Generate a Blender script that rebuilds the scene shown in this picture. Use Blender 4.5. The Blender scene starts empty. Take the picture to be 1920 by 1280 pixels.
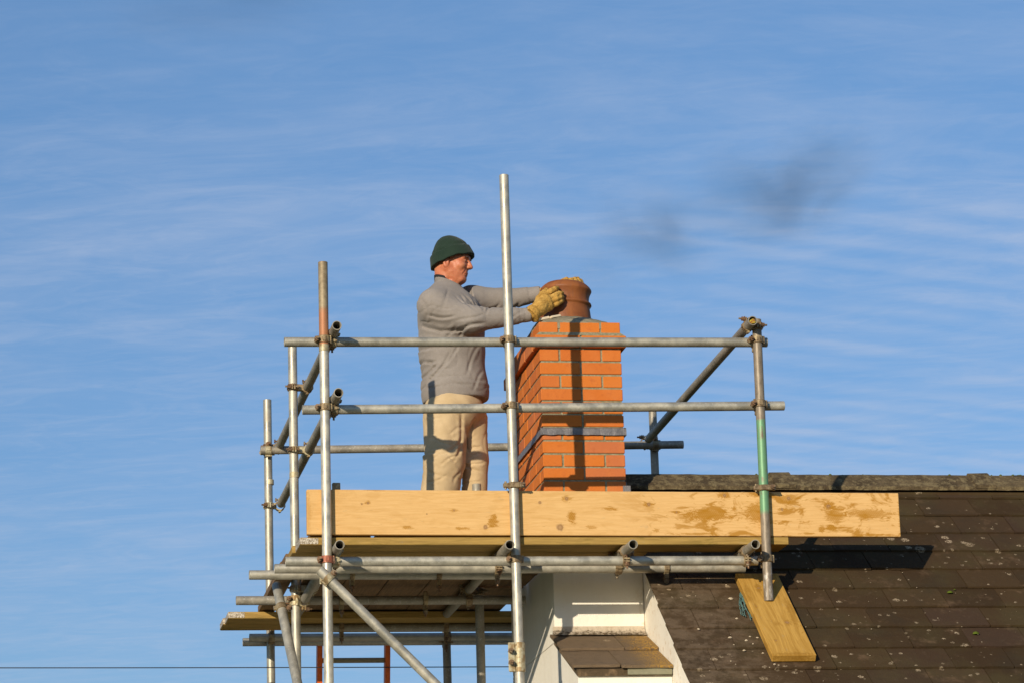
import bpy, math, random
import numpy as np
from mathutils import Vector, Matrix
random.seed(7); np.random.seed(7)
S = bpy.context.scene
COL = S.collection
R = math.radians

# ------------------------------------------------------------------ camera
F_PX = 5700.0
TH, RO, PS = R(13.87), R(1.769), R(9.86)
r0 = np.array([math.cos(PS), -math.sin(PS), 0.0])
u0 = np.array([-math.sin(TH)*math.sin(PS), -math.sin(TH)*math.cos(PS), math.cos(TH)])
FW = np.array([math.cos(TH)*math.sin(PS), math.cos(TH)*math.cos(PS), math.sin(TH)])
RT = r0*math.cos(RO)-u0*math.sin(RO)
UP = u0*math.cos(RO)+r0*math.sin(RO)
CAM = np.array([-2.555, -14.79, 1.6])
cd = bpy.data.cameras.new('camera')
cam = bpy.data.objects.new('camera', cd); COL.objects.link(cam)
cd.sensor_width = 36.0; cd.lens = 36.0*F_PX/1920.0
cd.clip_start = 0.5; cd.clip_end = 20000
cam.matrix_world = Matrix(((RT[0], UP[0], -FW[0], CAM[0]), (RT[1], UP[1], -FW[1], CAM[1]), (RT[2], UP[2], -FW[2], CAM[2]), (0, 0, 0, 1)))
S.camera = cam

def U(x, y, Y=0.0):
    """world point on the vertical plane at depth Y seen at photo pixel x, y"""
    d = FW+RT*(x-960)/F_PX-UP*(y-640)/F_PX
    return CAM+d*((Y-CAM[1])/d[1])

# ------------------------------------------------------------------ sun, sky, exposure
SUN_EL, SUN_AZ = R(16.0), math.atan2(-0.547, -0.837)      # direction towards the sun
sd = Vector((math.sin(SUN_AZ)*math.cos(SUN_EL), math.cos(SUN_AZ)*math.cos(SUN_EL), math.sin(SUN_EL)))
sl = bpy.data.lights.new('sun', 'SUN'); sl.energy = 4.6; sl.angle = R(0.5); sl.color = (1.0, 0.86, 0.66)
so = bpy.data.objects.new('sun', sl); COL.objects.link(so)
so.rotation_mode = 'QUATERNION'; so.rotation_quaternion = sd.to_track_quat('Z', 'Y'); so.location = (-8, -12, 12)
S.view_settings.view_transform = 'Standard'; S.view_settings.look = 'None'
S.view_settings.exposure = 0.0; S.view_settings.gamma = 1.0
S.view_settings.use_curve_mapping = False

class N:
    """tiny node-graph helper"""
    def __init__(s, nt): s.nt = nt; s.n = nt.nodes; s.l = nt.links
    def val(s, sock, v):
        if v is None: return
        if isinstance(v, bpy.types.NodeSocket): s.l.new(v, sock)
        else:
            if isinstance(v, (tuple, list)) and len(v) == 3 and sock.type == 'RGBA': v = (*v, 1)
            sock.default_value = v
    def node(s, t, ins=None, **kw):
        n = s.n.new(t)
        for k, v in kw.items(): setattr(n, k, v)
        for k, v in (ins or {}).items(): s.val(n.inputs[k], v)
        return n
    def math(s, op, a, b=None, c=None, clamp=False):
        n = s.node('ShaderNodeMath', operation=op, use_clamp=clamp)
        s.val(n.inputs[0], a); s.val(n.inputs[1], b); s.val(n.inputs[2], c)
        return n.outputs[0]
    def mix(s, f, a, b, mode='MIX'):
        n = s.node('ShaderNodeMix', data_type='RGBA', blend_type=mode)
        s.val(n.inputs[0], f); s.val(n.inputs[6], a); s.val(n.inputs[7], b)
        return n.outputs[2]
    def ramp(s, f, lo, hi, a=0.0, b=1.0):
        n = s.node('ShaderNodeMapRange', clamp=True)
        n.interpolation_type = 'SMOOTHSTEP'
        for i, v in enumerate((f, lo, hi, a, b)): s.val(n.inputs[i], v)
        return n.outputs[0]
    def vmul(s, v, k):
        n = s.node('ShaderNodeVectorMath', operation='MULTIPLY'); s.val(n.inputs[0], v); n.inputs[1].default_value = k
        return n.outputs[0]
    def vadd(s, v, k):
        n = s.node('ShaderNodeVectorMath', operation='ADD'); s.val(n.inputs[0], v); s.val(n.inputs[1], k)
        return n.outputs[0]
    def noise(s, v, sc, det=3, rough=.55, dist=0.0):
        return s.node('ShaderNodeTexNoise', {'Vector': v, 'Scale': sc, 'Detail': det, 'Roughness': rough, 'Distortion': dist}).outputs[0]

w = bpy.data.worlds.new('World'); S.world = w; w.use_nodes = True
g = N(w.node_tree); g.n.clear()
sky = g.node('ShaderNodeTexSky', sky_type='NISHITA', sun_disc=False)
sky.sun_elevation = SUN_EL; sky.sun_rotation = SUN_AZ
sky.altitude = 50; sky.air_density = 1.0; sky.dust_density = 0.35; sky.ozone_density = 2.4
tc = g.node('ShaderNodeTexCoord').outputs['Generated']
sep = g.node('ShaderNodeSeparateXYZ', {0: tc})
zz = g.math('MAXIMUM', sep.outputs[2], 0.02)
cx = g.math('DIVIDE', sep.outputs[0], g.math('ADD', zz, .08)); cy = g.math('DIVIDE', sep.outputs[1], g.math('ADD', zz, .08))
pl = g.node('ShaderNodeCombineXYZ', {0: cx, 1: cy, 2: 0.0}).outputs[0]
rot = g.node('ShaderNodeVectorRotate', {'Vector': pl, 'Angle': R(14)}, rotation_type='Z_AXIS').outputs[0]
n_big = g.noise(g.vmul(rot, (.45, .7, 1)), 1.0, 3, .5)
n_streak = g.noise(g.vmul(rot, (1.0, 2.2, 1)), 2.3, 9, .66, .9)
n_fine = g.noise(g.vmul(rot, (2.2, 8.0, 1)), 2.2, 7, .66, 1.0)
n_mot = g.noise(g.vmul(rot, (1.0, 2.0, 1)), 8.5, 6, .66, 1.4)
rot2 = g.node('ShaderNodeVectorRotate', {'Vector': pl, 'Angle': R(-13)}, rotation_type='Z_AXIS').outputs[0]
rip = g.node('ShaderNodeTexWave', {'Vector': g.vmul(rot2, (.12, 1.0, 1)), 'Scale': 5.4, 'Distortion': 4.6, 'Detail': 5.0, 'Detail Scale': 1.6, 'Detail Roughness': .62}, bands_direction='Y').outputs[1]
taz = g.math('DIVIDE', sep.outputs[0], g.math('MAXIMUM', sep.outputs[1], .05))
ripm = g.math('MULTIPLY', g.ramp(g.math('ADD', taz, g.math('MULTIPLY', g.math('SUBTRACT', g.noise(rot, 1.4, 2, .5), .5), .25)), .16, .27), g.math('MULTIPLY', g.ramp(zz, .315, .265), g.ramp(zz, .13, .20)))
ripm = g.math('MULTIPLY', ripm, g.ramp(taz, 1.4, .8))
cl = g.math('MULTIPLY', g.ramp(n_streak, .34, .80), g.ramp(n_big, .34, .66, .15, 1.0))
cl = g.math('ADD', g.math('MULTIPLY', cl, .9), g.math('MULTIPLY', g.math('ADD', g.ramp(n_fine, .38, .72), g.ramp(n_mot, .42, .68, 0, 1.1)), .22))
cl = g.math('ADD', cl, g.math('MULTIPLY', g.math('MULTIPLY', g.math('MULTIPLY', rip, ripm), g.ramp(g.noise(rot2, 4.0, 3, .6), .32, .62, .25, 1)), .42))
cl = g.math('MULTIPLY', cl, g.ramp(zz, .36, .25, .35, 1.0))
cl = g.math('MULTIPLY', cl, .47, clamp=True)
grade = g.mix(g.ramp(sep.outputs[2], -.02, .42), (.55, .65, .86), (.83, 1.02, 1.20))
bg_col = g.mix(1.0, sky.outputs[0], grade, 'MULTIPLY')
col = g.mix(cl, bg_col, (4.6, 5.25, 6.7))
bg = g.node('ShaderNodeBackground', {'Color': col, 'Strength': 0.108})
g.l.new(bg.outputs[0], g.node('ShaderNodeOutputWorld').inputs[0])

# ------------------------------------------------------------------ materials
def mat(name, fn):
    m = bpy.data.materials.new(name); m.use_nodes = True
    k = N(m.node_tree); b = k.n['Principled BSDF']
    fn(k, b); return m
def setb(k, b, **kw):
    nm = dict(col='Base Color', rough='Roughness', metal='Metallic', spec='Specular IOR Level', sheen='Sheen Weight', sub='Subsurface Weight', coat='Coat Weight', normal='Normal')
    for a, v in kw.items(): k.val(b.inputs[nm[a]], v)
def bump(k, h, strength=.3, dist=.01, normal=None):
    n = k.node('ShaderNodeBump', {'Height': h, 'Strength': strength, 'Distance': dist})
    if normal is not None: k.val(n.inputs['Normal'], normal)
    return n.outputs[0]
def rnd(k): return k.node('ShaderNodeObjectInfo').outputs['Random']
def oc(k): return k.node('ShaderNodeTexCoord').outputs['Object']
def wp(k): return k.node('ShaderNodeNewGeometry').outputs['Position']
def ocr(k):
    """object coordinates shifted per object, so copies never repeat"""
    c = k.node('ShaderNodeCombineXYZ', {0: k.math('MULTIPLY', rnd(k), 37.0), 1: k.math('MULTIPLY', rnd(k), 91.0), 2: 0.0}).outputs[0]
    return k.vadd(oc(k), c)

def m_galv(tint=(.47, .445, .365), rust=.35, metal=.5, rough=.46):
    def fn(k, b):
        v = ocr(k)
        n1 = k.noise(v, 14, 4, .6); n2 = k.noise(v, 90, 3, .6); n3 = k.noise(v, 4, 5, .65)
        c = k.mix(k.ramp(n1, .3, .7), tuple(x*.74 for x in tint), tuple(min(1, x*1.16) for x in tint))
        c = k.mix(k.ramp(n2, .55, .72, 0, .55), c, (.66, .64, .57))
        c = k.mix(k.ramp(n3, .56, .74, 0, rust), c, (.20, .115, .05))
        c = k.mix(k.math('MULTIPLY', rnd(k), .35), c, (.27, .25, .20))
        setb(k, b, col=c, metal=metal, rough=k.ramp(n1, .2, .8, rough-.08, rough+.2), normal=bump(k, k.math('ADD', n2, n1), .25, .002))
    return fn
M = {}
M['galv'] = mat('galvanised tube', m_galv())
M['galv_dull'] = mat('dull weathered tube', m_galv((.33, .30, .24), .6, .35, .55))
M['galv_bright'] = mat('bright galvanised tube', m_galv((.55, .515, .425), .22, .5, .44))
def m_rusttube(k, b):
    v = oc(k); z = k.node('ShaderNodeSeparateXYZ', {0: v}).outputs[2]
    n = k.noise(v, 22, 5, .65)
    c = k.mix(k.ramp(n, .3, .7), (.20, .15, .085), (.36, .29, .18))
    c = k.mix(k.ramp(k.math('ADD', z, k.math('MULTIPLY', n, .06)), .20, .25, .85, 0), c, (.42, .17, .075))
    c = k.mix(k.ramp(z, .435, .455), c, (.24, .12, .05))
    setb(k, b, col=c, metal=.25, rough=.6, normal=bump(k, n, .3, .003))
M['rust_tube'] = mat('rusty tube', m_rusttube)
def m_greentube(k, b):
    v = oc(k); z = k.node('ShaderNodeSeparateXYZ', {0: v}).outputs[2]
    n = k.noise(k.vmul(v, (1, 1, .35)), 45, 5, .65); n2 = k.noise(k.vmul(v, (1, 1, .3)), 16, 4, .6)
    base = k.mix(k.ramp(n, .3, .7), (.165, .13, .09), (.29, .24, .175))
    sp = k.math('MULTIPLY', k.ramp(k.math('ADD', z, k.math('MULTIPLY', n2, .05)), .46, .50), k.ramp(k.math('ADD', z, k.math('MULTIPLY', n2, .03)), .955, .945))
    sp = k.math('MULTIPLY', sp, k.ramp(k.math('ADD', k.math('MULTIPLY', n, .5), k.math('MULTIPLY', n2, .5)), .40, .50))
    c = k.mix(k.math('MULTIPLY', sp, .85), base, (.13, .34, .17))
    lo = k.ramp(z, .22, .12)
    c = k.mix(k.math('MULTIPLY', lo, k.ramp(n, .50, .64)), c, (.46, .43, .38))
    setb(k, b, col=c, metal=.2, rough=.5, normal=bump(k, n, .3, .002))
M['green_tube'] = mat('green splashed tube', m_greentube)
def m_coupler(c1, c2, c3):
    def fn(k, b):
        v = ocr(k); n = k.noise(v, 55, 4, .65)
        c = k.mix(k.ramp(n, .32, .62), c1, c2)
        c = k.mix(k.ramp(k.noise(v, 20, 2), .52, .62), c, c3)
        c = k.mix(k.math('MULTIPLY', rnd(k), .4), c, (.20, .16, .10))
        setb(k, b, col=c, metal=.35, rough=.55, normal=bump(k, n, .4, .004))
    return fn
M['coupler'] = mat('rusty coupler', m_coupler((.13, .075, .035), (.30, .22, .12), (.38, .30, .17)))
M['coupler_zinc'] = mat('zinc coupler', m_coupler((.40, .33, .18), (.55, .50, .34), (.30, .20, .09)))
M['coupler_red'] = mat('red painted coupler', m_coupler((.36, .10, .06), (.42, .15, .09), (.30, .17, .11)))
M['bolt'] = mat('rusty bolt', m_coupler((.10, .05, .025), (.22, .12, .06), (.30, .24, .16)))
def m_yel(k, b): setb(k, b, col=(.55, .42, .03), rough=.5)
M['yellow'] = mat('yellow plastic', m_yel)
M['green_fill'] = mat('yellow green filling', lambda k, b: setb(k, b, col=k.mix(k.ramp(k.noise(oc(k), 90, 3), .4, .6), (.42, .36, .02), (.30, .10, .01)), rough=.7))

def m_brick(k, b):
    v = ocr(k); r = rnd(k)
    n = k.noise(v, 30, 5, .65); n2 = k.noise(v, 160, 3, .6); n3 = k.noise(v, 9, 3, .5)
    c = k.mix(r, (.60, .172, .022), (.53, .140, .026))
    c = k.mix(k.ramp(k.math('FRACT', k.math('MULTIPLY', r, 7.3)), .7, 1.0, 0, .6), c, (.47, .15, .07))
    c = k.mix(k.ramp(n3, .4, .7, 0, .45), c, (.60, .19, .045))
    c = k.mix(k.ramp(n, .52, .8, 0, .5), c, (.38, .09, .028))
    c = k.mix(k.ramp(k.noise(wp(k), 12, 5, .75), .60, .74, 0, .45), c, (.28, .10, .05))
    c = k.mix(k.ramp(n2, .66, .78, 0, .35), c, (.25, .08, .04))
    c = k.mix(k.ramp(k.noise(wp(k), 3.5, 5, .7), .60, .78, 0, .35), c, (.60, .38, .22))
    setb(k, b, col=c, rough=.85, spec=.25, normal=bump(k, k.math('ADD', n, k.math('MULTIPLY', n2, .6)), .5, .004))
M['brick'] = mat('orange brick', m_brick)
def m_mortar(k, b):
    v = wp(k); n = k.noise(v, 60, 5, .7)
    c = k.mix(k.ramp(n, .3, .7), (.19, .175, .10), (.33, .305, .20))
    setb(k, b, col=c, rough=.95, spec=.15, normal=bump(k, n, .6, .006))
M['mortar'] = mat('greenish mortar', m_mortar)
def m_flaunch(k, b):
    v = wp(k); n = k.noise(v, 35, 5, .7); n2 = k.noise(v, 9, 3)
    c = k.mix(k.ramp(n, .3, .7), (.21, .185, .12), (.34, .30, .205))
    c = k.mix(k.ramp(n2, .5, .7, 0, .5), c, (.17, .16, .11))
    setb(k, b, col=c, rough=.95, spec=.15, normal=bump(k, n, .6, .01))
M['flaunching'] = mat('mortar flaunching', m_flaunch)
def m_lead(k, b):
    v = wp(k); n = k.noise(v, 25, 5, .7); n2 = k.noise(v, 110, 3, .7)
    c = k.mix(k.ramp(n, .3, .7), (.13, .125, .13), (.22, .205, .205))
    c = k.mix(k.ramp(n2, .62, .75, 0, .7), c, (.5, .46, .42))
    setb(k, b, col=c, rough=.5, metal=.3, normal=bump(k, n, .5, .01))
M['lead'] = mat('lead', m_lead)
def m_pot(k, b):
    v = oc(k); z = k.node('ShaderNodeSeparateXYZ', {0: v}).outputs[2]
    n = k.noise(k.vmul(v, (1, 1, .5)), 14, 5, .65, .8); n2 = k.noise(v, 70, 4, .65); n3 = k.noise(k.vmul(v, (1, 1, .25)), 30, 4, .6, 1.5)
    c = k.mix(k.ramp(n, .3, .7), (.20, .063, .019), (.28, .094, .025))
    c = k.mix(k.ramp(z, .20, .26, 0, .5), c, (.33, .085, .03))
    c = k.mix(k.ramp(n3, .56, .72, 0, .45), c, (.16, .075, .045))
    c = k.mix(k.ramp(n2, .68, .80, 0, .5), c, (.42, .24, .15))
    setb(k, b, col=c, rough=k.ramp(n, .3, .7, .5, .7), spec=.35, normal=bump(k, k.math('ADD', n2, n), .3, .003))
M['pot'] = mat('terracotta', m_pot)

def m_render(k, b):
    v = wp(k); n = k.noise(v, 28, 5, .65); n2 = k.noise(k.vmul(v, (1.0, 1.0, .25)), 6, 4, .6); n3 = k.noise(v, 120, 3, .7)
    c = k.mix(k.ramp(n2, .35, .75), (.84, .80, .70), (.79, .745, .64))
    c = k.mix(k.ramp(n, .64, .80, 0, .3), c, (.58, .51, .40))
    z = k.node('ShaderNodeSeparateXYZ', {0: v})
    st = k.math('MULTIPLY', k.ramp(k.math('ABSOLUTE', k.math('SUBTRACT', z.outputs[0], .765)), .07, .0), k.ramp(n, .52, .70))
    c = k.mix(k.math('MULTIPLY', st, .6), c, (.62, .48, .32))
    setb(k, b, col=c, rough=.9, spec=.2, normal=bump(k, k.math('ADD', n, k.math('MULTIPLY', n3, .5)), .45, .008))
M['render'] = mat('white painted render', m_render)
def m_dirtmortar(k, b):
    v = wp(k); n = k.noise(v, 45, 6, .75); n2 = k.noise(v, 16, 3)
    z = k.node('ShaderNodeSeparateXYZ', {0: v}).outputs[2]
    f = k.math('ADD', n, k.math('MULTIPLY', k.math('SUBTRACT', z, 3.90), 5.0))
    c = k.mix(k.ramp(f, .34, .56), (.10, .065, .03), (.64, .54, .41))
    c = k.mix(k.ramp(n2, .56, .72, 0, .35), c, (.52, .33, .17))
    setb(k, b, col=c, rough=.95, normal=bump(k, n, .9, .02))
M['dirt_mortar'] = mat('mossy mortar fillet', m_dirtmortar)

def lichen(k, v, c, dens=.5, amt=1.0):
    """pale lichen rosettes with ragged rims, flattened pieces of different size"""
    for sc, th, colr in ((7.0, .18, (.34, .26, .165)), (13.0, .25, (.45, .35, .23)), (24.0, .24, (.33, .26, .17))):
        d = k.vadd(v, k.vmul(k.node('ShaderNodeTexNoise', {'Vector': v, 'Scale': 60.0, 'Detail': 4.0}).outputs[1], (.02, .02, .02)))
        vo = k.node('ShaderNodeTexVoronoi', {'Vector': d, 'Scale': sc, 'Randomness': 1.0}, feature='F1')
        pick = k.node('ShaderNodeSeparateColor', {0: vo.outputs['Color']}).outputs[0]
        size = k.math('MULTIPLY', k.math('MULTIPLY', k.ramp(pick, 1-dens*.58, 1.0), th*1.15), k.ramp(k.noise(v, 1.9, 3, .6), .36, .60, .35, 1.15))
        m = k.ramp(k.math('SUBTRACT', size, vo.outputs['Distance']), 0.0, .035)
        m = k.math('MULTIPLY', m, k.ramp(k.noise(v, 110, 3, .7), .38, .64, .0, 1))
        c = k.mix(k.math('MULTIPLY', m, amt), c, colr)
    return c
def m_tile(k, b):
    v = wp(k); r = rnd(k)
    n = k.noise(v, 35, 5, .65); n2 = k.noise(v, 3.2, 4, .6); n3 = k.noise(v, 150, 3, .7)
    c = k.mix(r, (.043, .026, .0125), (.062, .038, .018))
    c = k.mix(k.ramp(k.math('FRACT', k.math('MULTIPLY', r, 5.7)), .7, 1., 0, .5), c, (.060, .036, .028))
    c = k.mix(k.ramp(n2, .40, .72, 0, .55), c, (.070, .056, .024))
    c = k.mix(k.ramp(n, .55, .8, 0, .5), c, (.10, .070, .045))
    c = k.mix(k.ramp(k.noise(v, 6.5, 4, .7), .55, .75, 0, .6), c, (.15, .095, .055))
    c = k.mix(k.ramp(k.noise(v, 1.7, 4, .7), .48, .66, 0, .45), c, (.035, .028, .018))
    xs = k.node('ShaderNodeSeparateXYZ', {0: v}).outputs[0]
    c = k.mix(k.math('MULTIPLY', k.ramp(k.math('ADD', xs, k.math('MULTIPLY', n, .5)), 1.65, 1.15), k.ramp(k.noise(v, 11, 5, .7), .40, .62, .1, .5)), c, (.20, .145, .095))
    c = lichen(k, v, c, .95, .95)
    setb(k, b, col=c, rough=.95, spec=.12, normal=bump(k, k.math('ADD', n, k.math('MULTIPLY', n3, .7)), .55, .006))
M['tile'] = mat('dark slate tile', m_tile)
def m_ledgetile(k, b):
    v = wp(k); r = rnd(k)
    n = k.noise(v, 30, 5, .65); n2 = k.noise(v, 120, 4, .7)
    c = k.mix(r, (.15, .105, .065), (.20, .14, .085))
    c = k.mix(k.ramp(n, .45, .75, 0, .6), c, (.11, .085, .055))
    x = k.node('ShaderNodeSeparateXYZ', {0: v}).outputs[0]
    ms = k.math('MULTIPLY', k.ramp(k.math('ADD', x, k.math('MULTIPLY', n, .25)), .70, .86), k.ramp(n2, .42, .56))
    c = k.mix(ms, c, (.42, .24, .05))
    c = lichen(k, v, c, .4, .8)
    setb(k, b, col=c, rough=.9, spec=.2, normal=bump(k, k.math('ADD', n, n2), .7, .008))
M['ledge_tile'] = mat('brown ledge tile', m_ledgetile)
M['soffit'] = mat('greenish slate edge', lambda k, b: setb(k, b, col=k.mix(k.noise(wp(k), 50, 4), (.16, .155, .10), (.28, .26, .17)), rough=.9))
def m_ridge(k, b):
    v = wp(k)
    n = k.noise(v, 26, 6, .72); n2 = k.noise(v, 8, 4, .6); n3 = k.noise(v, 110, 3, .7)
    c = k.mix(k.ramp(n2, .35, .65), (.070, .050, .028), (.135, .100, .055))
    c = k.mix(k.ramp(n, .46, .62, 0, .8), c, (.24, .19, .10))
    c = k.mix(k.ramp(n3, .56, .68, 0, .6), c, (.045, .035, .02))
    setb(k, b, col=c, rough=.95, spec=.15, normal=bump(k, k.math('ADD', n, n3), .8, .01))
M['ridge'] = mat('lichened ridge capping', m_ridge)
M['moss'] = mat('moss', lambda k, b: setb(k, b, col=k.mix(k.noise(wp(k), 200, 3), (.05, .08, .012), (.12, .15, .02)), rough=1.0, spec=.05))
M['crumb'] = mat('mortar crumbs', lambda k, b: setb(k, b, col=k.mix(k.noise(wp(k), 40, 3), (.35, .28, .18), (.60, .50, .36)), rough=.95))

def wood(k, b, c_lo, c_hi, stain, knots=(), stain_amt=.6, edge=None, gscale=1.0, blotch=(.52, .66), va=2):
    v = oc(k); s = k.node('ShaderNodeSeparateXYZ', {0: v})
    vr = ocr(k)
    warp = k.node('ShaderNodeTexNoise', {'Vector': k.vmul(vr, (1.2, 6, 6)), 'Scale': 2.0, 'Detail': 2.0}).outputs[1]
    vw = k.vadd(vr, k.vmul(warp, (.05, .05, .05)))
    grain = k.noise(k.vmul(vw, (.9, 26, 26)), 6*gscale, 5, .65)
    fine = k.noise(k.vmul(vr, (3, 130, 130)), 4*gscale, 3, .7)
    c = k.mix(k.ramp(grain, .3, .7), c_lo, c_hi)
    c = k.mix(k.ramp(fine, .58, .75, 0, .35), c, tuple(x*.55 for x in c_lo))
    streak = k.noise(k.vmul(vw, (1.6, 60, 60)), 3.0, 4, .7)
    c = k.mix(k.ramp(streak, .62, .72, 0, .5), c, tuple(x*.6 for x in stain))
    scuff = k.noise(k.vmul(vr, (5, 14, 14)), 3, 5, .7)
    c = k.mix(k.ramp(scuff, .60, .72, 0, .28), c, (.30, .25, .17))
    bl = k.noise(k.vmul(vw, (2.1, 7, 7)), 1.6, 5, .6, .7)
    c = k.mix(k.math('MULTIPLY', k.ramp(bl, blotch[0], blotch[1]), stain_amt), c, stain)
    if edge == 'toe':
        edge = None
        big = k.noise(k.vmul(vw, (3.2, 8, 8)), 1.5, 6, .66, 1.2)
        c = k.mix(k.math('MULTIPLY', k.ramp(big, .50, .60), k.ramp(s.outputs[0], 1.5, 2.1, .12, .85)), c, stain)
    for (kx, kz, rad, sx, sz, am) in knots:
        dx = k.math('DIVIDE', k.math('SUBTRACT', s.outputs[0], kx), sx); dz = k.math('DIVIDE', k.math('SUBTRACT', s.outputs[va], kz), sz)
        d = k.math('SQRT', k.math('ADD', k.math('MULTIPLY', dx, dx), k.math('MULTIPLY', dz, dz)))
        dn = k.math('ADD', d, k.math('MULTIPLY', k.math('SUBTRACT', k.noise(k.vmul(v, (.8, 1, 2.2)), 26, 5, .7, 1.2), .5), 3.0))
        comb = k.ramp(k.math('SINE', k.math('MULTIPLY', k.math('ADD', s.outputs[0], k.math('MULTIPLY', s.outputs[va], .6)), 620)), -1, 1, .80, 1)
        c = k.mix(k.math('MULTIPLY', k.math('MULTIPLY', k.ramp(dn, 1.0, .45), am), comb), c, stain)
        if rad > 0:
            q = k.math('DIVIDE', k.math('SQRT', k.math('ADD', k.math('POWER', k.math('SUBTRACT', s.outputs[0], kx), 2), k.math('POWER', k.math('SUBTRACT', s.outputs[va], kz), 2))), rad)
            ring = k.math('SINE', k.math('MULTIPLY', q, 9))
            kc = k.mix(k.ramp(ring, -1, 1), (.25, .135, .055), (.36, .21, .10))
            qn = k.math('ADD', q, k.math('MULTIPLY', k.math('SUBTRACT', k.noise(v, 90, 3), .5), 1.2))
            c = k.mix(k.ramp(qn, 1.15, .5, 0, .8), c, kc)
    if edge: c = edge(k, s, c, grain)
    setb(k, b, col=c, rough=.75, spec=.25, normal=bump(k, k.math('ADD', grain, k.math('MULTIPLY', fine, .5)), .35, .003))
KN = []
for (x, y, rad, sx, sy, am) in ((1062, 932, .012, .035, .022, .7), (1012, 940, .010, .012, .008, .3), (1072, 968, 0, .030, .045, .95), (1050, 986, .022, .02, .02, .2),
        (925, 976, 0, .038, .042, .95), (910, 986, .014, .012, .02, .4), (1216, 942, .012, .040, .018, .9), (1146, 951, 0, .045, .012, .9), (1325, 962, 0, .18, .042, .95), (1268, 957, .006, .05, .008, .8), (1358, 925, .011, .04, .028, .9),
        (1418, 958, 0, .075, .065, .85), (1478, 930, .012, .07, .032, .8), (1466, 951, .009, .03, .012, .8), (1553, 945, .014, .045, .030, .95), (1558, 985, 0, .035, .026, 1.), (1540, 987, 0, .022, .022, .9), (1565, 962, 0, .065, .06, .8), (1625, 958, 0, .16, .030, .75), (1600, 940, 0, .03, .01, .6),
        (765, 987, 0, .035, .010, .8), (865, 989, 0, .045, .009, .8), (690, 942, .008, .018, .012, .8), (678, 944, .006, .01, .008, .5), (851, 955, .006, .025, .012, .6), (800, 962, .005, .004, .004, .3), (1230, 991, 0, .02, .016, .7), (1108, 985, 0, .03, .012, .6), (700, 917, 0, .06, .008, .6), (1690, 960, 0, .022, .12, .8), (1640, 998, 0, .12, .006, .8), (1300, 997, 0, .14, .006, .8), (577, 960, 0, .02, .13, .35)):
    p = U(x, y, .03); KN.append((p[0]+1.04, p[2]-4.318, rad, sx, sy, am))
M['toe'] = mat('fresh pine toe board', lambda k, b: wood(k, b, (.62, .37, .135), (.70, .445, .185), (.37, .165, .008), KN, .35, edge='toe', blotch=(.66, .78)))
def deck_edge(k, s, c, grain):
    m = k.ramp(k.math('ADD', s.outputs[0], k.math('MULTIPLY', grain, .1)), .42, .30)
    c2 = k.mix(k.ramp(k.noise(oc(k), 60, 4, .7), .4, .6), (.16, .10, .05), (.50, .42, .30))
    return k.mix(k.math('MULTIPLY', m, .0), c, c2)
M['deck'] = mat('weathered deck board', lambda k, b: wood(k, b, (.27, .17, .045), (.43, .275, .075), (.19, .13, .025), (), .7, gscale=.8))
M['deck_old'] = mat('old brown deck board', lambda k, b: wood(k, b, (.13, .078, .036), (.21, .125, .058), (.09, .055, .022), (), .6, gscale=.8))
M['plank'] = mat('sunlit roof plank', lambda k, b: wood(k, b, (.38, .205, .035), (.53, .31, .070), (.27, .13, .012), [(.16, .085, .010, .045, .022, .7), (.52, .15, .014, .04, .02, .6), (.70, .05, .006, .02, .01, .5), (.35, .03, .005, .03, .01, .5), (.84, .11, 0, .03, .12, .6), (.42, .2, 0, .2, .02, .6)], .55, gscale=.5, va=1))
M['ladder'] = mat('orange painted wood', lambda k, b: setb(k, b, col=k.mix(k.ramp(k.noise(ocr(k), 30, 4), .4, .7), (.78, .14, .015), (.60, .095, .014)), rough=.5))
M['rung'] = mat('worn ladder rung', lambda k, b: setb(k, b, col=k.mix(k.noise(ocr(k), 40, 4), (.20, .17, .10), (.36, .30, .19)), rough=.7))
M['cable'] = mat('black cable', lambda k, b: setb(k, b, col=(.012, .012, .014), rough=.6))
M['rope'] = mat('blue green rope', lambda k, b: setb(k, b, col=k.mix(k.noise(oc(k), 60, 3), (.04, .12, .12), (.13, .22, .19)), rough=.9))
M['chip'] = mat('white slate chip', lambda k, b: setb(k, b, col=k.mix(k.noise(wp(k), 60, 3), (.80, .70, .52), (.55, .45, .32)), rough=.8))
M['ground'] = mat('grass', lambda k, b: setb(k, b, col=k.mix(k.noise(wp(k), .8, 6, .65), (.045, .07, .02), (.09, .10, .035)), rough=.95))
M['path'] = mat('concrete', lambda k, b: setb(k, b, col=k.mix(k.noise(wp(k), 3, 6, .65), (.24, .23, .21), (.33, .31, .28)), rough=.95))

def m_cloth(c1, c2, wsc, wst, mottle=0.0, sheen=.1):
    def fn(k, b):
        v = oc(k); n = k.noise(v, 9, 4, .6); f = k.noise(v, wsc, 2, .7); m = k.noise(v, 220, 2, .8)
        c = k.mix(k.ramp(n, .3, .7), c1, c2)
        c = k.mix(k.math('MULTIPLY', k.ramp(m, .4, .65), mottle), c, tuple(x*.6 for x in c1))
        rg = k.noise(k.vmul(v, (1.0, 1.0, 1.3)), 11, 3, .55, 1.3); rg = k.math('ABSOLUTE', k.math('SUBTRACT', rg, .5)); rg = k.ramp(rg, .055, 0.0)
        rg2 = k.noise(k.vmul(v, (1.4, 1.0, .7)), 19, 3, .6, 1.0); rg2 = k.ramp(k.math('ABSOLUTE', k.math('SUBTRACT', rg2, .5)), .05, 0.0)
        wr = bump(k, k.math('ADD', rg, k.math('MULTIPLY', rg2, .5)), -.55, .009)
        kn = k.noise(k.vmul(v, (1, 1, .5)), 520, 1, .5)
        setb(k, b, col=c, rough=.95, spec=.1, sheen=sheen, normal=bump(k, k.math('ADD', f, k.math('MULTIPLY', kn, .8)), wst, .003, wr))
    return fn
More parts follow.
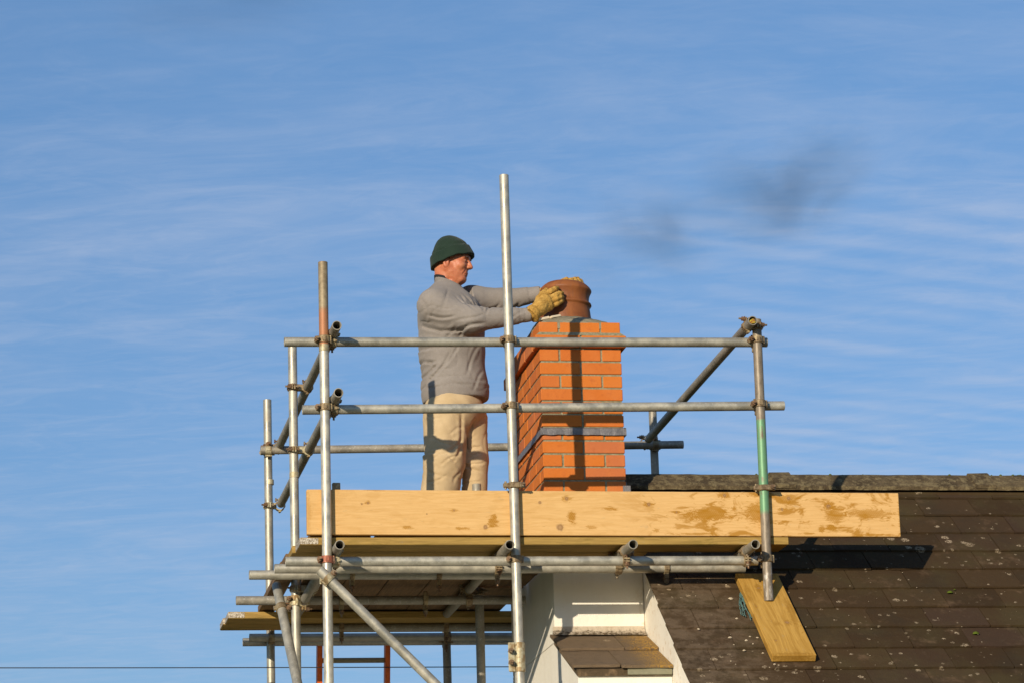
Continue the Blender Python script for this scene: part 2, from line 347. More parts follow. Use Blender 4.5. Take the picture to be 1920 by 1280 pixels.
M['sweat'] = mat('grey marl sweatshirt', m_cloth((.245, .218, .195), (.29, .26, .235), 300, .35, .25))
M['rib'] = mat('grey rib knit', m_cloth((.225, .20, .18), (.26, .235, .21), 260, .5, .2))
M['trouser'] = mat('beige cotton', m_cloth((.48, .355, .20), (.58, .44, .26), 200, .25, .08))
def m_hat(k, b):
    v = oc(k); n = k.noise(v, 14, 3); f = k.noise(v, 350, 2, .8)
    c = k.mix(n, (.014, .030, .022), (.026, .045, .031))
    setb(k, b, col=c, rough=1., spec=.08, sheen=.12, normal=bump(k, f, .6, .003))
M['hat'] = mat('dark green fleece', m_hat)
def m_glove(k, b):
    v = oc(k); n = k.noise(v, 38, 5, .7, .6); n2 = k.noise(v, 110, 4, .7); n3 = k.noise(v, 12, 3)
    c = k.mix(k.ramp(n, .3, .68), (.33, .17, .030), (.58, .345, .085))
    c = k.mix(k.ramp(n2, .55, .7, 0, .5), c, (.24, .115, .02))
    c = k.mix(k.ramp(n3, .5, .75, 0, .4), c, (.62, .41, .13))
    setb(k, b, col=c, rough=.8, spec=.2, normal=bump(k, k.math('ADD', n, k.math('MULTIPLY', n2, .7)), .9, .006))
M['glove'] = mat('tan leather glove', m_glove)
def m_skin(k, b):
    v = oc(k); n = k.noise(v, 22, 4, .6); n2 = k.noise(v, 120, 3)
    c = k.mix(k.ramp(n, .3, .7), (.56, .21, .105), (.48, .145, .068))
    c = k.mix(k.ramp(n2, .6, .75, 0, .3), c, (.40, .12, .07))
    setb(k, b, col=c, rough=.48, spec=.4, sub=.12, normal=bump(k, n2, .15, .002))
    b.inputs['Subsurface Radius'].default_value = (.012, .004, .002)
M['skin'] = mat('weathered ruddy skin', m_skin)
M['lip'] = mat('lip', lambda k, b: setb(k, b, col=(.33, .085, .06), rough=.5))
M['hair'] = mat('short grey brown hair', lambda k, b: setb(k, b, col=k.mix(k.noise(oc(k), 300, 3), (.06, .045, .03), (.18, .13, .09)), rough=.9))
M['tee'] = mat('black undershirt', lambda k, b: setb(k, b, col=(.012, .012, .014), rough=.9))
M['eye'] = mat('eye', lambda k, b: setb(k, b, col=(.25, .20, .17), rough=.2))
M['boot'] = mat('brown leather boot', lambda k, b: setb(k, b, col=k.mix(k.noise(oc(k), 30, 3), (.06, .035, .018), (.11, .07, .035)), rough=.6))
# ------------------------------------------------------------------ object helpers
def link(name, me, parent=None, loc=(0, 0, 0), rot=None):
    o = bpy.data.objects.new(name, me); COL.objects.link(o)
    o.location = loc
    if rot is not None: o.rotation_euler = rot
    if parent is not None: o.parent = parent
    return o
def tag(o, label=None, cat=None, group=None, kind=None):
    if label: o['label'] = label
    if cat: o['category'] = cat
    if group: o['group'] = group
    if kind: o['kind'] = kind
    return o
def empty(name, loc, label, cat, group=None):
    o = link(name, None, None, loc); o.empty_display_size = .1
    return tag(o, label, cat, group)
def mesh(name, vs, fs, m, smooth=False):
    me = bpy.data.meshes.new(name); me.from_pydata([tuple(map(float, v)) for v in vs], [], [tuple(int(i) for i in f) for f in fs])
    if m is not None:
        for mm in (m if isinstance(m, (list, tuple)) else [m]): me.materials.append(mm)
    if smooth: me.polygons.foreach_set('use_smooth', [True]*len(me.polygons))
    me.update(); return me
class MB:
    def __init__(s): s.v = []; s.f = []; s.s = []
    def add(s, vs, fs, smooth=False):
        n = len(s.v); s.v += [tuple(map(float, v)) for v in vs]; s.f += [tuple(i+n for i in f) for f in fs]
        s.s += [smooth if isinstance(smooth, bool) else False]*len(fs) if isinstance(smooth, bool) else list(smooth)
    def box(s, lo, hi, bev=0.0, M4=None):
        vs, fs = boxdata(lo, hi, bev)
        if M4 is not None: vs = [tuple(M4 @ Vector(v)) for v in vs]
        s.add(vs, fs)
    def prism(s, poly, a, b, plane='XZ'):
        """polygon extruded from a to b along the third axis"""
        n = len(poly)
        def p(q, t):
            return {'XZ': (q[0], t, q[1]), 'YZ': (t, q[0], q[1]), 'XY': (q[0], q[1], t)}[plane]
        vs = [p(q, a) for q in poly]+[p(q, b) for q in poly]
        s.add(vs, [tuple(range(n)), tuple(range(2*n-1, n-1, -1))]+[(i, i+n, (i+1) % n+n, (i+1) % n) for i in range(n)])
    def ring(s, c, ax, r0_, r1_, wd, n=20, a0=0, a1=2*math.pi):
        """flat band round an axis: inner r0_, outer r1_, width wd, chamfered"""
        c = Vector(c); ax = Vector(ax).normalized(); e = ax.orthogonal().normalized(); f = ax.cross(e)
        ch = min(.0025, (r1_-r0_)*.4)
        prof = [(r0_, -wd/2), (r1_-ch, -wd/2), (r1_, -wd/2+ch), (r1_, wd/2-ch), (r1_-ch, wd/2), (r0_, wd/2)]
        vs = []; fs = []
        for i in range(n):
            t = a0+(a1-a0)*i/n; d = e*math.cos(t)+f*math.sin(t)
            vs += [c+d*r+ax*h for r, h in prof]
        k = len(prof)
        for i in range(n):
            j = (i+1) % n
            for q in range(k):
                fs.append((i*k+q, j*k+q, j*k+(q+1) % k, i*k+(q+1) % k))
        s.add(vs, fs)
    def cyl(s, a, b, r, n=12, r2=None, caps=True, smooth=True):
        a = Vector(a); b = Vector(b); d = (b-a).normalized(); e = d.orthogonal().normalized(); f = d.cross(e)
        r2 = r if r2 is None else r2
        ra = [a+(e*math.cos(2*math.pi*i/n)+f*math.sin(2*math.pi*i/n))*r for i in range(n)]
        rb = [b+(e*math.cos(2*math.pi*i/n)+f*math.sin(2*math.pi*i/n))*r2 for i in range(n)]
        s.add(ra+rb, [(i, (i+1) % n, (i+1) % n+n, i+n) for i in range(n)], smooth)
        if caps:
            s.add(ra, [tuple(reversed(range(n)))]); s.add(rb, [tuple(range(n))])
    def tube(s, a, b, r=.02415, t=.004, n=28):
        """hollow tube with open ends"""
        a = Vector(a); b = Vector(b); d = (b-a).normalized(); e = d.orthogonal().normalized(); f = d.cross(e)
        cs = [(e*math.cos(2*math.pi*i/n)+f*math.sin(2*math.pi*i/n)) for i in range(n)]
        ri = r-t; c = .0008
        O = [a+q*r+d*c for q in cs]+[b+q*r-d*c for q in cs]
        s.add(O, [(i, (i+1) % n, (i+1) % n+n, i+n) for i in range(n)], True)
        I = [a+q*ri for q in cs]+[b+q*ri for q in cs]
        s.add(I, [(i+n, (i+1) % n+n, (i+1) % n, i) for i in range(n)], True)
        for p, sg in ((a, 1), (b, -1)):
            V = [p+q*ri for q in cs]+[p+q*(r-c) for q in cs]+[p+q*r+d*c*sg for q in cs]
            F = []
            for L in (0, 1):
                for i in range(n):
                    j = (i+1) % n; q4 = (L*n+i, L*n+j, (L+1)*n+j, (L+1)*n+i)
                    F.append(q4 if sg < 0 else tuple(reversed(q4)))
            s.add(V, F)
    def build(s, name, m, parent=None, loc=None):
        o_ = Vector(loc) if loc is not None else Vector((0, 0, 0))
        me = mesh(name, [Vector(v)-o_ for v in s.v], s.f, m)
        me.polygons.foreach_set('use_smooth', s.s)
        pl_ = o_
        if parent is not None: pl_ = o_-Vector(parent.get('_w', (0, 0, 0)))
        return link(name, me, parent, pl_)
def boxdata(lo, hi, bev=0.0):
    x0, y0, z0 = lo; x1, y1, z1 = hi
    if bev <= 0:
        return ([(x0, y0, z0), (x1, y0, z0), (x1, y1, z0), (x0, y1, z0), (x0, y0, z1), (x1, y0, z1), (x1, y1, z1), (x0, y1, z1)],
                [(0, 3, 2, 1), (4, 5, 6, 7), (0, 1, 5, 4), (1, 2, 6, 5), (2, 3, 7, 6), (3, 0, 4, 7)])
    vs = []; idx = {}
    C_ = [(lo[0], hi[0]), (lo[1], hi[1]), (lo[2], hi[2])]
    for i in (0, 1):
        for j in (0, 1):
            for k in (0, 1):
                for a in range(3):
                    p = []
                    for q, w_ in enumerate((i, j, k)):
                        base = C_[q][w_]; off = 0 if q == a else (bev if w_ == 0 else -bev)
                        p.append(base+off)
                    idx[(i, j, k, a)] = len(vs); vs.append(tuple(p))
    fs = []
    def face(pts):
        c = sum((Vector(vs[i]) for i in pts), Vector())/len(pts)
        n = (Vector(vs[pts[1]])-Vector(vs[pts[0]])).cross(Vector(vs[pts[2]])-Vector(vs[pts[1]]))
        cc = Vector(((x0+x1)/2, (y0+y1)/2, (z0+z1)/2))
        fs.append(tuple(pts) if n.dot(c-cc) > 0 else tuple(reversed(pts)))
    for a in range(3):
        o1, o2 = [q for q in range(3) if q != a]
        for w_ in (0, 1):
            pts = []
            for (p, q) in ((0, 0), (1, 0), (1, 1), (0, 1)):
                t = [0, 0, 0]; t[a] = w_; t[o1] = p; t[o2] = q; pts.append(idx[(*t, a)])
            face(pts)
        for p in (0, 1):
            for q in (0, 1):
                t0 = [0, 0, 0]; t0[o1] = p; t0[o2] = q; t1 = list(t0); t1[a] = 1
                face([idx[(*t0, o1)], idx[(*t1, o1)], idx[(*t1, o2)], idx[(*t0, o2)]])
    for i in (0, 1):
        for j in (0, 1):
            for k in (0, 1): face([idx[(i, j, k, 0)], idx[(i, j, k, 1)], idx[(i, j, k, 2)]])
    return vs, fs
def box(name, lo, hi, m, parent=None, bev=.002, loc=None):
    b = MB(); b.box(lo, hi, bev); return b.build(name, m, parent, loc if loc is not None else lo)

# ------------------------------------------------------------------ ground
gm = MB()
gm.add([(-3000, -3000, 0), (3000, -3000, 0), (3000, 3000, 0), (-3000, 3000, 0)], [(0, 1, 2, 3)])
tag(gm.build('ground', M['ground']), kind='structure')
pm = MB(); pm.box((-2.2, -1.4, -.05), (.60, 4.6, .02), .004)
tag(pm.build('path', M['path']), kind='structure')

# ------------------------------------------------------------------ house
TA = math.tan(R(37.8)); CA = math.cos(R(37.8)); SA = math.sin(R(37.8))
Z0 = 3.92; YR = 1.165                       # roof surface z at Y=0, ridge line
def zr(y): return Z0+TA*y if y < YR else Z0+TA*(2*YR-y)
GX = .765                                   # outer face of the gable wall
house = empty('house', (GX, YR, 0), 'white rendered house gable with dark tiled roof beside the brick chimney', 'house')
house['_w'] = (GX, YR, 0)
YF_, YB_ = -1.75, 2*YR+1.75
b = MB()
b.prism([(YF_, 0), (YB_, 0), (YB_, zr(YB_)-.06), (YR, zr(YR)-.06), (YF_, zr(YF_)-.06)], GX, GX+.26, 'YZ')
b.build('gable_wall', M['render'], house)
b = MB(); b.box((GX+.262, YF_, 0), (9.0, YF_+.25, zr(YF_)-.10)); b.build('front_wall', M['render'], house)
b = MB(); b.box((GX+.262, YB_-.25, 0), (9.0, YB_, zr(YB_)-.10)); b.build('rear_wall', M['render'], house)
# chimney breast: upper and lower block, straight outer side
XL, XR_ = .287, GX-.002
YU, YLo, YBk = .541, -.048, 1.866
b = MB(); b.box((XL, YU, 3.85), (XR_, YBk, 4.40), .003); b.build('chimney_breast', M['render'], house)
b = MB(); b.prism([(YLo, 0), (YBk, 0), (YBk, 3.846), (YU+.002, 3.846), (YLo, 3.60)], XL, XR_, 'YZ'); b.build('chimney_breast', M['render'], house)
b = MB(); b.prism([(YU-.002, 4.40), (YBk, 4.40), (YBk-.07, 4.47), (.74, 4.47)], XL+.003, XR_, 'YZ'); b.build('mortar_weathering', M['dirt_mortar'], house)

# main roof: battened deck under the tiles, every tile that shows is an object
b = MB(); th = .05
EY = -2.05
b.add([(GX+.01, EY, zr(EY)-.035), (9.2, EY, zr(EY)-.035), (9.2, YR, zr(YR)-.035), (GX+.01, YR, zr(YR)-.035),
       (GX+.01, EY, zr(EY)-.055), (9.2, EY, zr(EY)-.055), (9.2, YR, zr(YR)-.055), (GX+.01, YR, zr(YR)-.055)],
      [(0, 1, 2, 3), (7, 6, 5, 4), (0, 4, 5, 1), (1, 5, 6, 2), (2, 6, 7, 3), (3, 7, 4, 0)])
EB = 2*YR-EY
b.add([(GX+.01, YR, zr(YR)-.035), (9.2, YR, zr(YR)-.035), (9.2, EB, zr(EB)-.035), (GX+.01, EB, zr(EB)-.035),
       (GX+.01, YR, zr(YR)-.055), (9.2, YR, zr(YR)-.055), (9.2, EB, zr(EB)-.055), (GX+.01, EB, zr(EB)-.055)],
      [(0, 1, 2, 3), (7, 6, 5, 4), (0, 4, 5, 1), (1, 5, 6, 2), (2, 6, 7, 3), (3, 7, 4, 0)])
roof = b.build('roof', M['tile'], house, (GX, YR, zr(YR)))
roof['_w'] = (GX, YR, zr(YR))
GAUGE, TWD, TTH = .2055, .302, .011
def tile_mesh(w_, ln, th_, m, seed):
    """slate tile lying along local -Y (downhill), origin at the middle of its upper edge"""
    rr = random.Random(seed)
    n = 5; vs = []; fs = []
    for i in range(n+1):
        x = -w_/2+w_*i/n
        e = rr.uniform(-.004, .004)
        vs += [(x, 0, 0), (x, -ln+e, 0), (x, -ln+e, -th_), (x, 0, -th_)]
    for i in range(n):
        a = i*4; c = a+4
        fs += [(a, a+1, c+1, c), (a+1, a+2, c+2, c+1), (a+2, a+3, c+3, c+2)]
    fs += [(3, 2, 1, 0), (n*4, n*4+1, n*4+2, n*4+3)]
    return mesh('tile', vs, fs, m)
TM = [tile_mesh(TWD-.004, GAUGE+.07, TTH, M['tile'], s) for s in range(8)]
ang = R(37.8)
slope_len = (YR-EY)/CA
rows = int(slope_len/GAUGE)+1
far = MB(); front_tiles = 0
RW = Vector(roof['_w'])
for i in range(rows):
    # lower edge of course i lies at distance s below the ridge
    s_low = .145+GAUGE*(i+.28)
    off = (TWD*.5 if i % 2 else 0)+random.uniform(-.006, .006)
    x = GX-.030-off*0
    first = True; j = 0
    while x < 9.1:
        wd = TWD
        if first and i % 2: wd = TWD*.52
        xc = x+wd/2
        y_low = YR-s_low*CA; z_low = zr(y_low)
        up = Vector((0, CA, SA)); nrm = Vector((0, -SA, CA))
        lift = random.uniform(-.0012, .0040)
        L = min(GAUGE+.07, s_low-.005)
        # the lower edge sits proud on the course below
        pu = Vector((xc, y_low, z_low))+up*L+nrm*(-.012); pd = Vector((xc, y_low, z_low))+nrm*(.003+lift)
        tilt = math.asin((pd-pu).dot(nrm)/L)
        vis = x < 3.05 and y_low > -1.15 and y_low < YR
        me = TM[random.randrange(8)]
        rotx = ang-tilt
        if vis:
            o = link('tile', me, roof, pu-RW, (rotx, random.uniform(-.007, .007), random.uniform(-.007, .007)))
            if wd < TWD*.9 or L < GAUGE+.069: o.scale = (wd/TWD, L/(GAUGE+.07), 1)
            front_tiles += 1
        else:
            mt = Matrix.Translation(pu) @ Matrix.Rotation(rotx, 4, 'X') @ Matrix.Diagonal((wd/TWD, L/(GAUGE+.07), 1, 1))
            far.add([mt @ v.co for v in me.vertices], [tuple(p.vertices) for p in me.polygons])
        x += wd; first = False; j += 1
for i in range(rows):     # rear slope, joined
    s_low = .145+GAUGE*(i+.28); x = GX-.03
    first = True
    while x < 9.1:
        wd = TWD*.52 if (first and i % 2) else TWD
        y_low = YR+s_low*CA; L = min(GAUGE+.07, s_low-.005)
        pu = Vector((x+wd/2, YR+(s_low-L)*CA, zr(YR)-(s_low-L)*SA-.012))
        mt = Matrix.Translation(pu) @ Matrix.Rotation(math.pi, 4, 'Z') @ Matrix.Rotation(ang-.05, 4, 'X') @ Matrix.Diagonal((wd/TWD, L/(GAUGE+.07), 1, 1))
        me = TM[0]
        far.add([mt @ v.co for v in me.vertices], [tuple(p.vertices) for p in me.polygons])
        x += wd; first = False
o = far.build('tile_field', M['tile'], roof, (3, YR, 3)); o['kind'] = 'stuff'
print('tiles', front_tiles)
# ridge capping, one metre pieces with a raised collar at the right hand end
def ridge_piece(x0, x1, nm='ridge_tile'):
    b = MB()
    def prof(dn, t, wing):
        pts = []
        for q in (-1, 1):
            pass
        top = zr(YR)+.038+dn
        out = []
        for k in range(-6, 7):
            y = k/6*wing; z = top-abs(y)*TA*(1-.0)+ (.018*max(0, 1-abs(y)/.05)*0)
            # rounded apex
            z = top-(math.sqrt((y*TA)**2+.014**2)-.014)
            out.append((y, z))
        return out
    def sweep(xa, xb, dn, wing, t=.016):
        o1 = prof(dn, t, wing); o2 = [(y*.98, z-t*1.25) for y, z in o1]
        poly = [(YR+y, z) for y, z in o1]+[(YR+y, z) for y, z in reversed(o2)]
        n = len(poly); xs = np.linspace(xa, xb, max(2, int((xb-xa)/.06)+1))
        vs = []
        for x in xs:
            for y, z in poly:
                vs.append((x, y+random.uniform(-.0012, .0012), z+random.uniform(-.0016, .0016)))
        fs = []
        for i in range(len(xs)-1):
            for q in range(n): fs.append((i*n+q, (i+1)*n+q, (i+1)*n+(q+1) % n, i*n+(q+1) % n))
        fs += [tuple(range(n)), tuple(range(len(xs)*n-1, (len(xs)-1)*n-1, -1))]
        b.add(vs, fs)
    sweep(x0, x1-.002, 0, .135)
    sweep(x1-.115, x1, .012, .142, .014)
    # rolled lower edge
    for sg in (-1,):
        zz_ = zr(YR)+.038-.135*TA-.006
        pass
    ob = b.build(nm, M['ridge'], house, ((x0+x1)/2, YR, zr(YR)))
    return ob
xs_ = [GX-.02, U(1479, 890, YR)[0], U(1851, 892, YR)[0]]
xs_ += [xs_[-1]+1.07*i for i in range(1, 7)]
for a_, b_ in zip(xs_[:-1], xs_[1:]): ridge_piece(a_, b_+.001)
bd = MB(); bd.box((GX-.012, YR-.13, zr(YR)-.13), (9.1, YR+.13, zr(YR)-.085)); bd.build('ridge_bedding', M['tile'], house)
# verge mortar under the tile ends
b = MB()
b.add([(GX-.004, EY+.1, zr(EY+.1)-.060), (GX-.004, YR, zr(YR)-.060), (GX-.004, YR, zr(YR)-.016), (GX-.004, EY+.1, zr(EY+.1)-.016),
       (GX+.03, EY+.1, zr(EY+.1)-.060), (GX+.03, YR, zr(YR)-.060), (GX+.03, YR, zr(YR)-.016), (GX+.03, EY+.1, zr(EY+.1)-.016)],
      [(0, 3, 2, 1), (4, 5, 6, 7), (0, 1, 5, 4), (1, 2, 6, 5), (2, 3, 7, 6), (3, 0, 4, 7)])
b.build('verge_mortar', M['render'], house)
# small tiled lean-to where the breast widens
zu, zl = 3.885, 3.640; yu, yl = YU, -.085
led = MB(); led.prism([(yl+.022, zl-.016), (yu, zu-.016), (yu, zu-.05), (yl+.022, zl-.050)], XL-.006, XR_, 'YZ')
ledge = led.build('tiled_ledge', M['dirt_mortar'], house, (XL, yu, zu)); ledge['_w'] = (XL, yu, zu)
la = math.atan2(zu-zl, yu-yl); ll = math.hypot(zu-zl, yu-yl)
def ledge_tile(x0, x1, s0, s1, lift):
    """s measured downhill from the top edge"""
    me = tile_mesh(x1-x0-.003, s1-s0, .014, M['ledge_tile'], int(x0*1000))
    p = Vector(((x0+x1)/2, yu-s0*math.cos(la), zu-s0*math.sin(la)))+Vector((0, -math.sin(la), math.cos(la)))*lift
    link('tile', me, ledge, p-Vector(ledge['_w']), (la-.02, 0, 0))
ledge_tile(XL-.028, .585, 0, .335, .004); ledge_tile(.586, XR_-.001, 0, .335, .006)
ledge_tile(XL-.030, .500, .28, ll-.02, -.008); ledge_tile(.502, XR_-.001, .28, ll+.005, -.006)
b = MB(); b.box((.535, yl+.012, zl-.045), (XR_-.003, yl+.05, zl-.008), .002); b.build('soffit_slate', M['soffit'], ledge, (.535, yl, zl))
b = MB(); b.prism([(yu-.001, zu+.045), (yu-.012, zu+.02), (yu-.060, zu-.008), (yu-.001, zu-.004)], XL-.012, XR_-.003, 'YZ')
b.build('mortar_fillet', M['dirt_mortar'], ledge, (XL, yu, zu))

# ------------------------------------------------------------------ brick chimney
CX0, CX1, CY0 = .295, .738, .75
CD = 1.0025; CP = .0718; BH = .0620
CZ0 = 4.741-4*CP
chim = empty('brick_chimney', (CX0, CY0, 4.40), 'orange brick chimney stack with oversailing course and grey lead band, behind the guard rails', 'chimney')
chim['_w'] = (CX0, CY0, 4.40); CW = Vector(chim['_w'])
bm_cache = {}
def brick(x0, x1, y0, y1, z0, z1):
    dx, dy, dz = round(x1-x0, 4), round(y1-y0, 4), round(z1-z0, 4)
    ks = (dx, dy, dz)
    if ks not in bm_cache:
        vs, fs = boxdata((-dx/2, -dy/2, -dz/2), (dx/2, dy/2, dz/2), .0025)
        bm_cache[ks] = mesh('brick', vs, fs, M['brick'])
    c = Vector(((x0+x1)/2+random.uniform(-.0008, .0008), (y0+y1)/2+random.uniform(-.0012, .0012), (z0+z1)/2+random.uniform(-.0006, .0006)))
    o = link('brick', bm_cache[ks], chim, c-CW, (random.uniform(-.004, .004), random.uniform(-.003, .003), random.uniform(-.004, .004)))
J = .010; HB = .1025
def course(z, three, g_=0.0, h=BH):
    x0, x1, y0, y1 = CX0-g_, CX1+g_, CY0-g_, CY0+CD+g_
    W_ = x1-x0; D_ = y1-y0
    if three:
        for (a, c) in ((x0, x0+HB), (x1-HB, x1)):
            y = y0; n = 4; ln = (D_-HB-J)/4-J
            side = [(y0+i*(ln+J), y0+i*(ln+J)+ln) for i in range(4)]+[(y1-HB, y1)]
            for (p, q) in side: brick(a, c, p, q, z, z+h)
        for (p, q) in ((y0, y0+HB), (y1-HB, y1)): brick(x0+HB+J, x1-HB-J, p, q, z, z+h)
    else:
        half = (W_-J)/2
        for (p, q) in ((y0, y0+HB), (y1-HB, y1)):
            brick(x0, x0+half, p, q, z, z+h); brick(x1-half, x1, p, q, z, z+h)
        L_ = D_-2*HB-2*J; ln = (L_-HB-3*J)/3
        for (a, c) in ((x0, x0+HB), (x1-HB, x1)):
            y = y0+HB+J
            for i in range(3): brick(a, c, y, y+ln, z, z+h); y += ln+J
            brick(a, c, y, y1-HB-J, z, z+h)
# courses from the toe board up: J is index 4
for i in range(14):
    z = CZ0+i*CP
    course(z+J/2, (i % 2 == 1), 0.0)
ZT2 = CZ0+14*CP
course(ZT2+J/2, False, .026)
course(ZT2+CP+J/2+.006, True, 0.0)
ZTOP = ZT2+2*CP+.006
core = MB()
ins = .0055
core.box((CX0+ins, CY0+ins, CZ0-.1), (CX1-ins, CY0+CD-ins, ZTOP-.004))
core.box((CX0-.026+ins, CY0-.026+ins, ZT2+J/2+.004), (CX1+.026-ins, CY0+CD+.026-ins, ZT2+CP-J/2-.004))
# bevelled mortar on top of the oversailing course
g_ = .023; zt = ZT2+CP-J/2; h_ = .022
ring0 = [(CX0-g_, CY0-g_, zt-.001), (CX1+g_, CY0-g_, zt-.001), (CX1+g_, CY0+CD+g_, zt-.001), (CX0-g_, CY0+CD+g_, zt-.001)]
ring1 = [(CX0-.0, CY0-.0, zt+h_), (CX1, CY0, zt+h_), (CX1, CY0+CD, zt+h_), (CX0, CY0+CD, zt+h_)]
core.add(ring0+ring1, [(i, (i+1) % 4, (i+1) % 4+4, i+4) for i in range(4)])
core.build('mortar_core', M['mortar'], chim)
# lead band
ld = MB(); zl0, zl1 = U(1090, 815, CY0)[2], U(1090, 801, CY0)[2]
o_ = .009
def leadside(p0, p1, nrm):
    p0 = Vector(p0); p1 = Vector(p1); nrm = Vector(nrm); n = 26; vs = []; fs = []
    for i in range(n+1):
        t = i/n; p = p0.lerp(p1, t); wv = .0006*math.sin(i*1.7)+random.uniform(-.0004, .0004)
        vs += [p+nrm*.0005+Vector((0, 0, zl1)), p+nrm*(o_+wv)+Vector((0, 0, zl1-.006+random.uniform(-.0006, .0006))), p+nrm*(o_+.002+wv)+Vector((0, 0, zl0+random.uniform(-.0025, .0015))), p+nrm*.0005+Vector((0, 0, zl0+.002))]
    for i in range(n):
        a = i*4
        fs += [(a+q, a+4+q, a+4+(q+1) % 4, a+(q+1) % 4) for q in range(4)]
    ld.add(vs, fs)
e_ = .011
leadside((CX0-e_, CY0, 0), (CX1+e_, CY0, 0), (0, -1, 0)); leadside((CX0, CY0+CD+e_, 0), (CX0, CY0-e_, 0), (-1, 0, 0))
leadside((CX1, CY0-e_, 0), (CX1, CY0+CD+e_, 0), (1, 0, 0)); leadside((CX1+e_, CY0+CD, 0), (CX0-e_, CY0+CD, 0), (0, 1, 0))
ld.build('lead_band', M['lead'], chim)
# soaker where roof meets stack
fb = MB()
fb.box((CX1+.002, CY0+.02, 4.47), (CX1+.008, YR+.1, 4.735), .001)
fb.box((CX1-.02, CY0-.012, 4.62), (CX1+.022, CY0-.004, 4.712), .002)
fb.build('lead_flashing', M['lead'], chim)
# mortar flaunching, a mound round the pot
PX, PY = .506, 1.10
fl = MB(); nx, ny = 26, 44
def flz(x, y):
    ex = min(x-CX0, CX1-x); ey = min(y-CY0, CY0+CD-y)
    d = math.hypot(x-PX, (y-PY)); e = min(ex, ey)
    a = .074*max(0, min(1, 1-(d-.155)/.19))**.9
    t = max(0.0, min(1, e/.045)); 
    base = .012*t
    return ZTOP-.006+base+a*min(1, (e/.05+.16) if e < .05 else 1.16)*1.0+.0025*math.sin(x*90)*math.cos(y*70)
vs = []; fs = []
for j in range(ny+1):
    for i in range(nx+1):
        x = CX0+.001+(CX1-CX0-.002)*i/nx; y = CY0+.001+(CD-.002)*j/ny
        vs.append((x, y, flz(x, y)))
n0 = len(vs)
for j in range(ny):
    for i in range(nx): fs.append((j*(nx+1)+i, j*(nx+1)+i+1, (j+1)*(nx+1)+i+1, (j+1)*(nx+1)+i))
border = [i for i in range(nx+1)]+[j*(nx+1)+nx for j in range(1, ny+1)]+[ny*(nx+1)+i for i in range(nx-1, -1, -1)]+[j*(nx+1) for j in range(ny-1, 0, -1)]
for q in border: vs.append((vs[q][0], vs[q][1], ZTOP-.04))
nb = len(border)
for q in range(nb): fs.append((border[q], n0+q, n0+(q+1) % nb, border[(q+1) % nb]))
fl.add(vs, fs, True); fl.build('flaunching', M['flaunching'], chim)

# ------------------------------------------------------------------ chimney pot
prof = [(.1455, -.03), (.1450, 0), (.1415, .030), (.1360, .062), (.1325, .083), (.1340, .087), (.1405, .092), (.1430, .098), (.1410, .105), (.1330, .110), (.1290, .114),
        (.1275, .128), (.1290, .144), (.1335, .160), (.1390, .171), (.1410, .177), (.1398, .184), (.1315, .196), (.1205, .2065), (.1090, .2150), (.1000, .2190), (.0950, .2175), (.0935, .211), (.1050, .195), (.1150, .17), (.1130, .10), (.1250, -.03)]
ns = 56; vs = []; fs = []
for r_, z_ in prof:
    for i in range(ns):
        a = 2*math.pi*i/ns; rr_ = r_*(1+.006*math.sin(2*a+1)+.003*math.sin(5*a)); vs.append((rr_*math.cos(a), rr_*math.sin(a), z_))
for j in range(len(prof)-1):
    for i in range(ns): fs.append((j*ns+i, j*ns+(i+1) % ns, (j+1)*ns+(i+1) % ns, (j+1)*ns+i))
pot = link('chimney_pot', mesh('chimney_pot', vs, fs, M['pot'], True), None, (PX, PY, 5.690), (0, R(3.2), 0))
tag(pot, 'terracotta chimney pot with a raised band, leaning slightly, held on top of the brick stack', 'chimney pot')
# slips of slate under the pot
for k_, (a, c, hh) in enumerate((((1007, 601), (1027, 596.5), .014), ((1031, 596), (1048, 593), .012))):
    p = U(*a, .905); q = U(*c, .925)
    d = Vector(q)-Vector(p); m4 = Matrix.Translation((Vector(p)+Vector(q))/2) @ Vector(d).to_track_quat('X', 'Z').to_matrix().to_4x4()
    b = MB(); L = d.length
    b.box((-L/2, -.022, -hh/2), (L/2, .022, hh/2), .002)
    me = mesh('packing_chip', b.v, b.f, M['chip']); o = link('packing_chip', me); o.matrix_world = m4
    tag(o, ('longer pale packing chip wedged under the left of the pot, nearest the glove cuff' if k_ == 0 else 'shorter pale packing chip wedged under the pot, right of the longer one'), 'packing chip', 'packing chips under the pot')
# ------------------------------------------------------------------ scaffold
scaf = empty('tube_scaffold', (0, 0, 0), 'galvanised steel tube scaffold with guard rails round the chimney, clamped with rusty couplers', 'scaffold')
scaf['_w'] = (0, 0, 0)
TR = .02415
def tube(name, a, b, m='galv', label=None, n=28):
    t = MB(); t.tube(a, b, n=n); o = t.build(name, M[m], scaf, a if a[2] < b[2] else b)
    if label: o['label'] = label
    return (Vector(a), Vector(b))
ZL = 4.190; ZT_ = 4.305
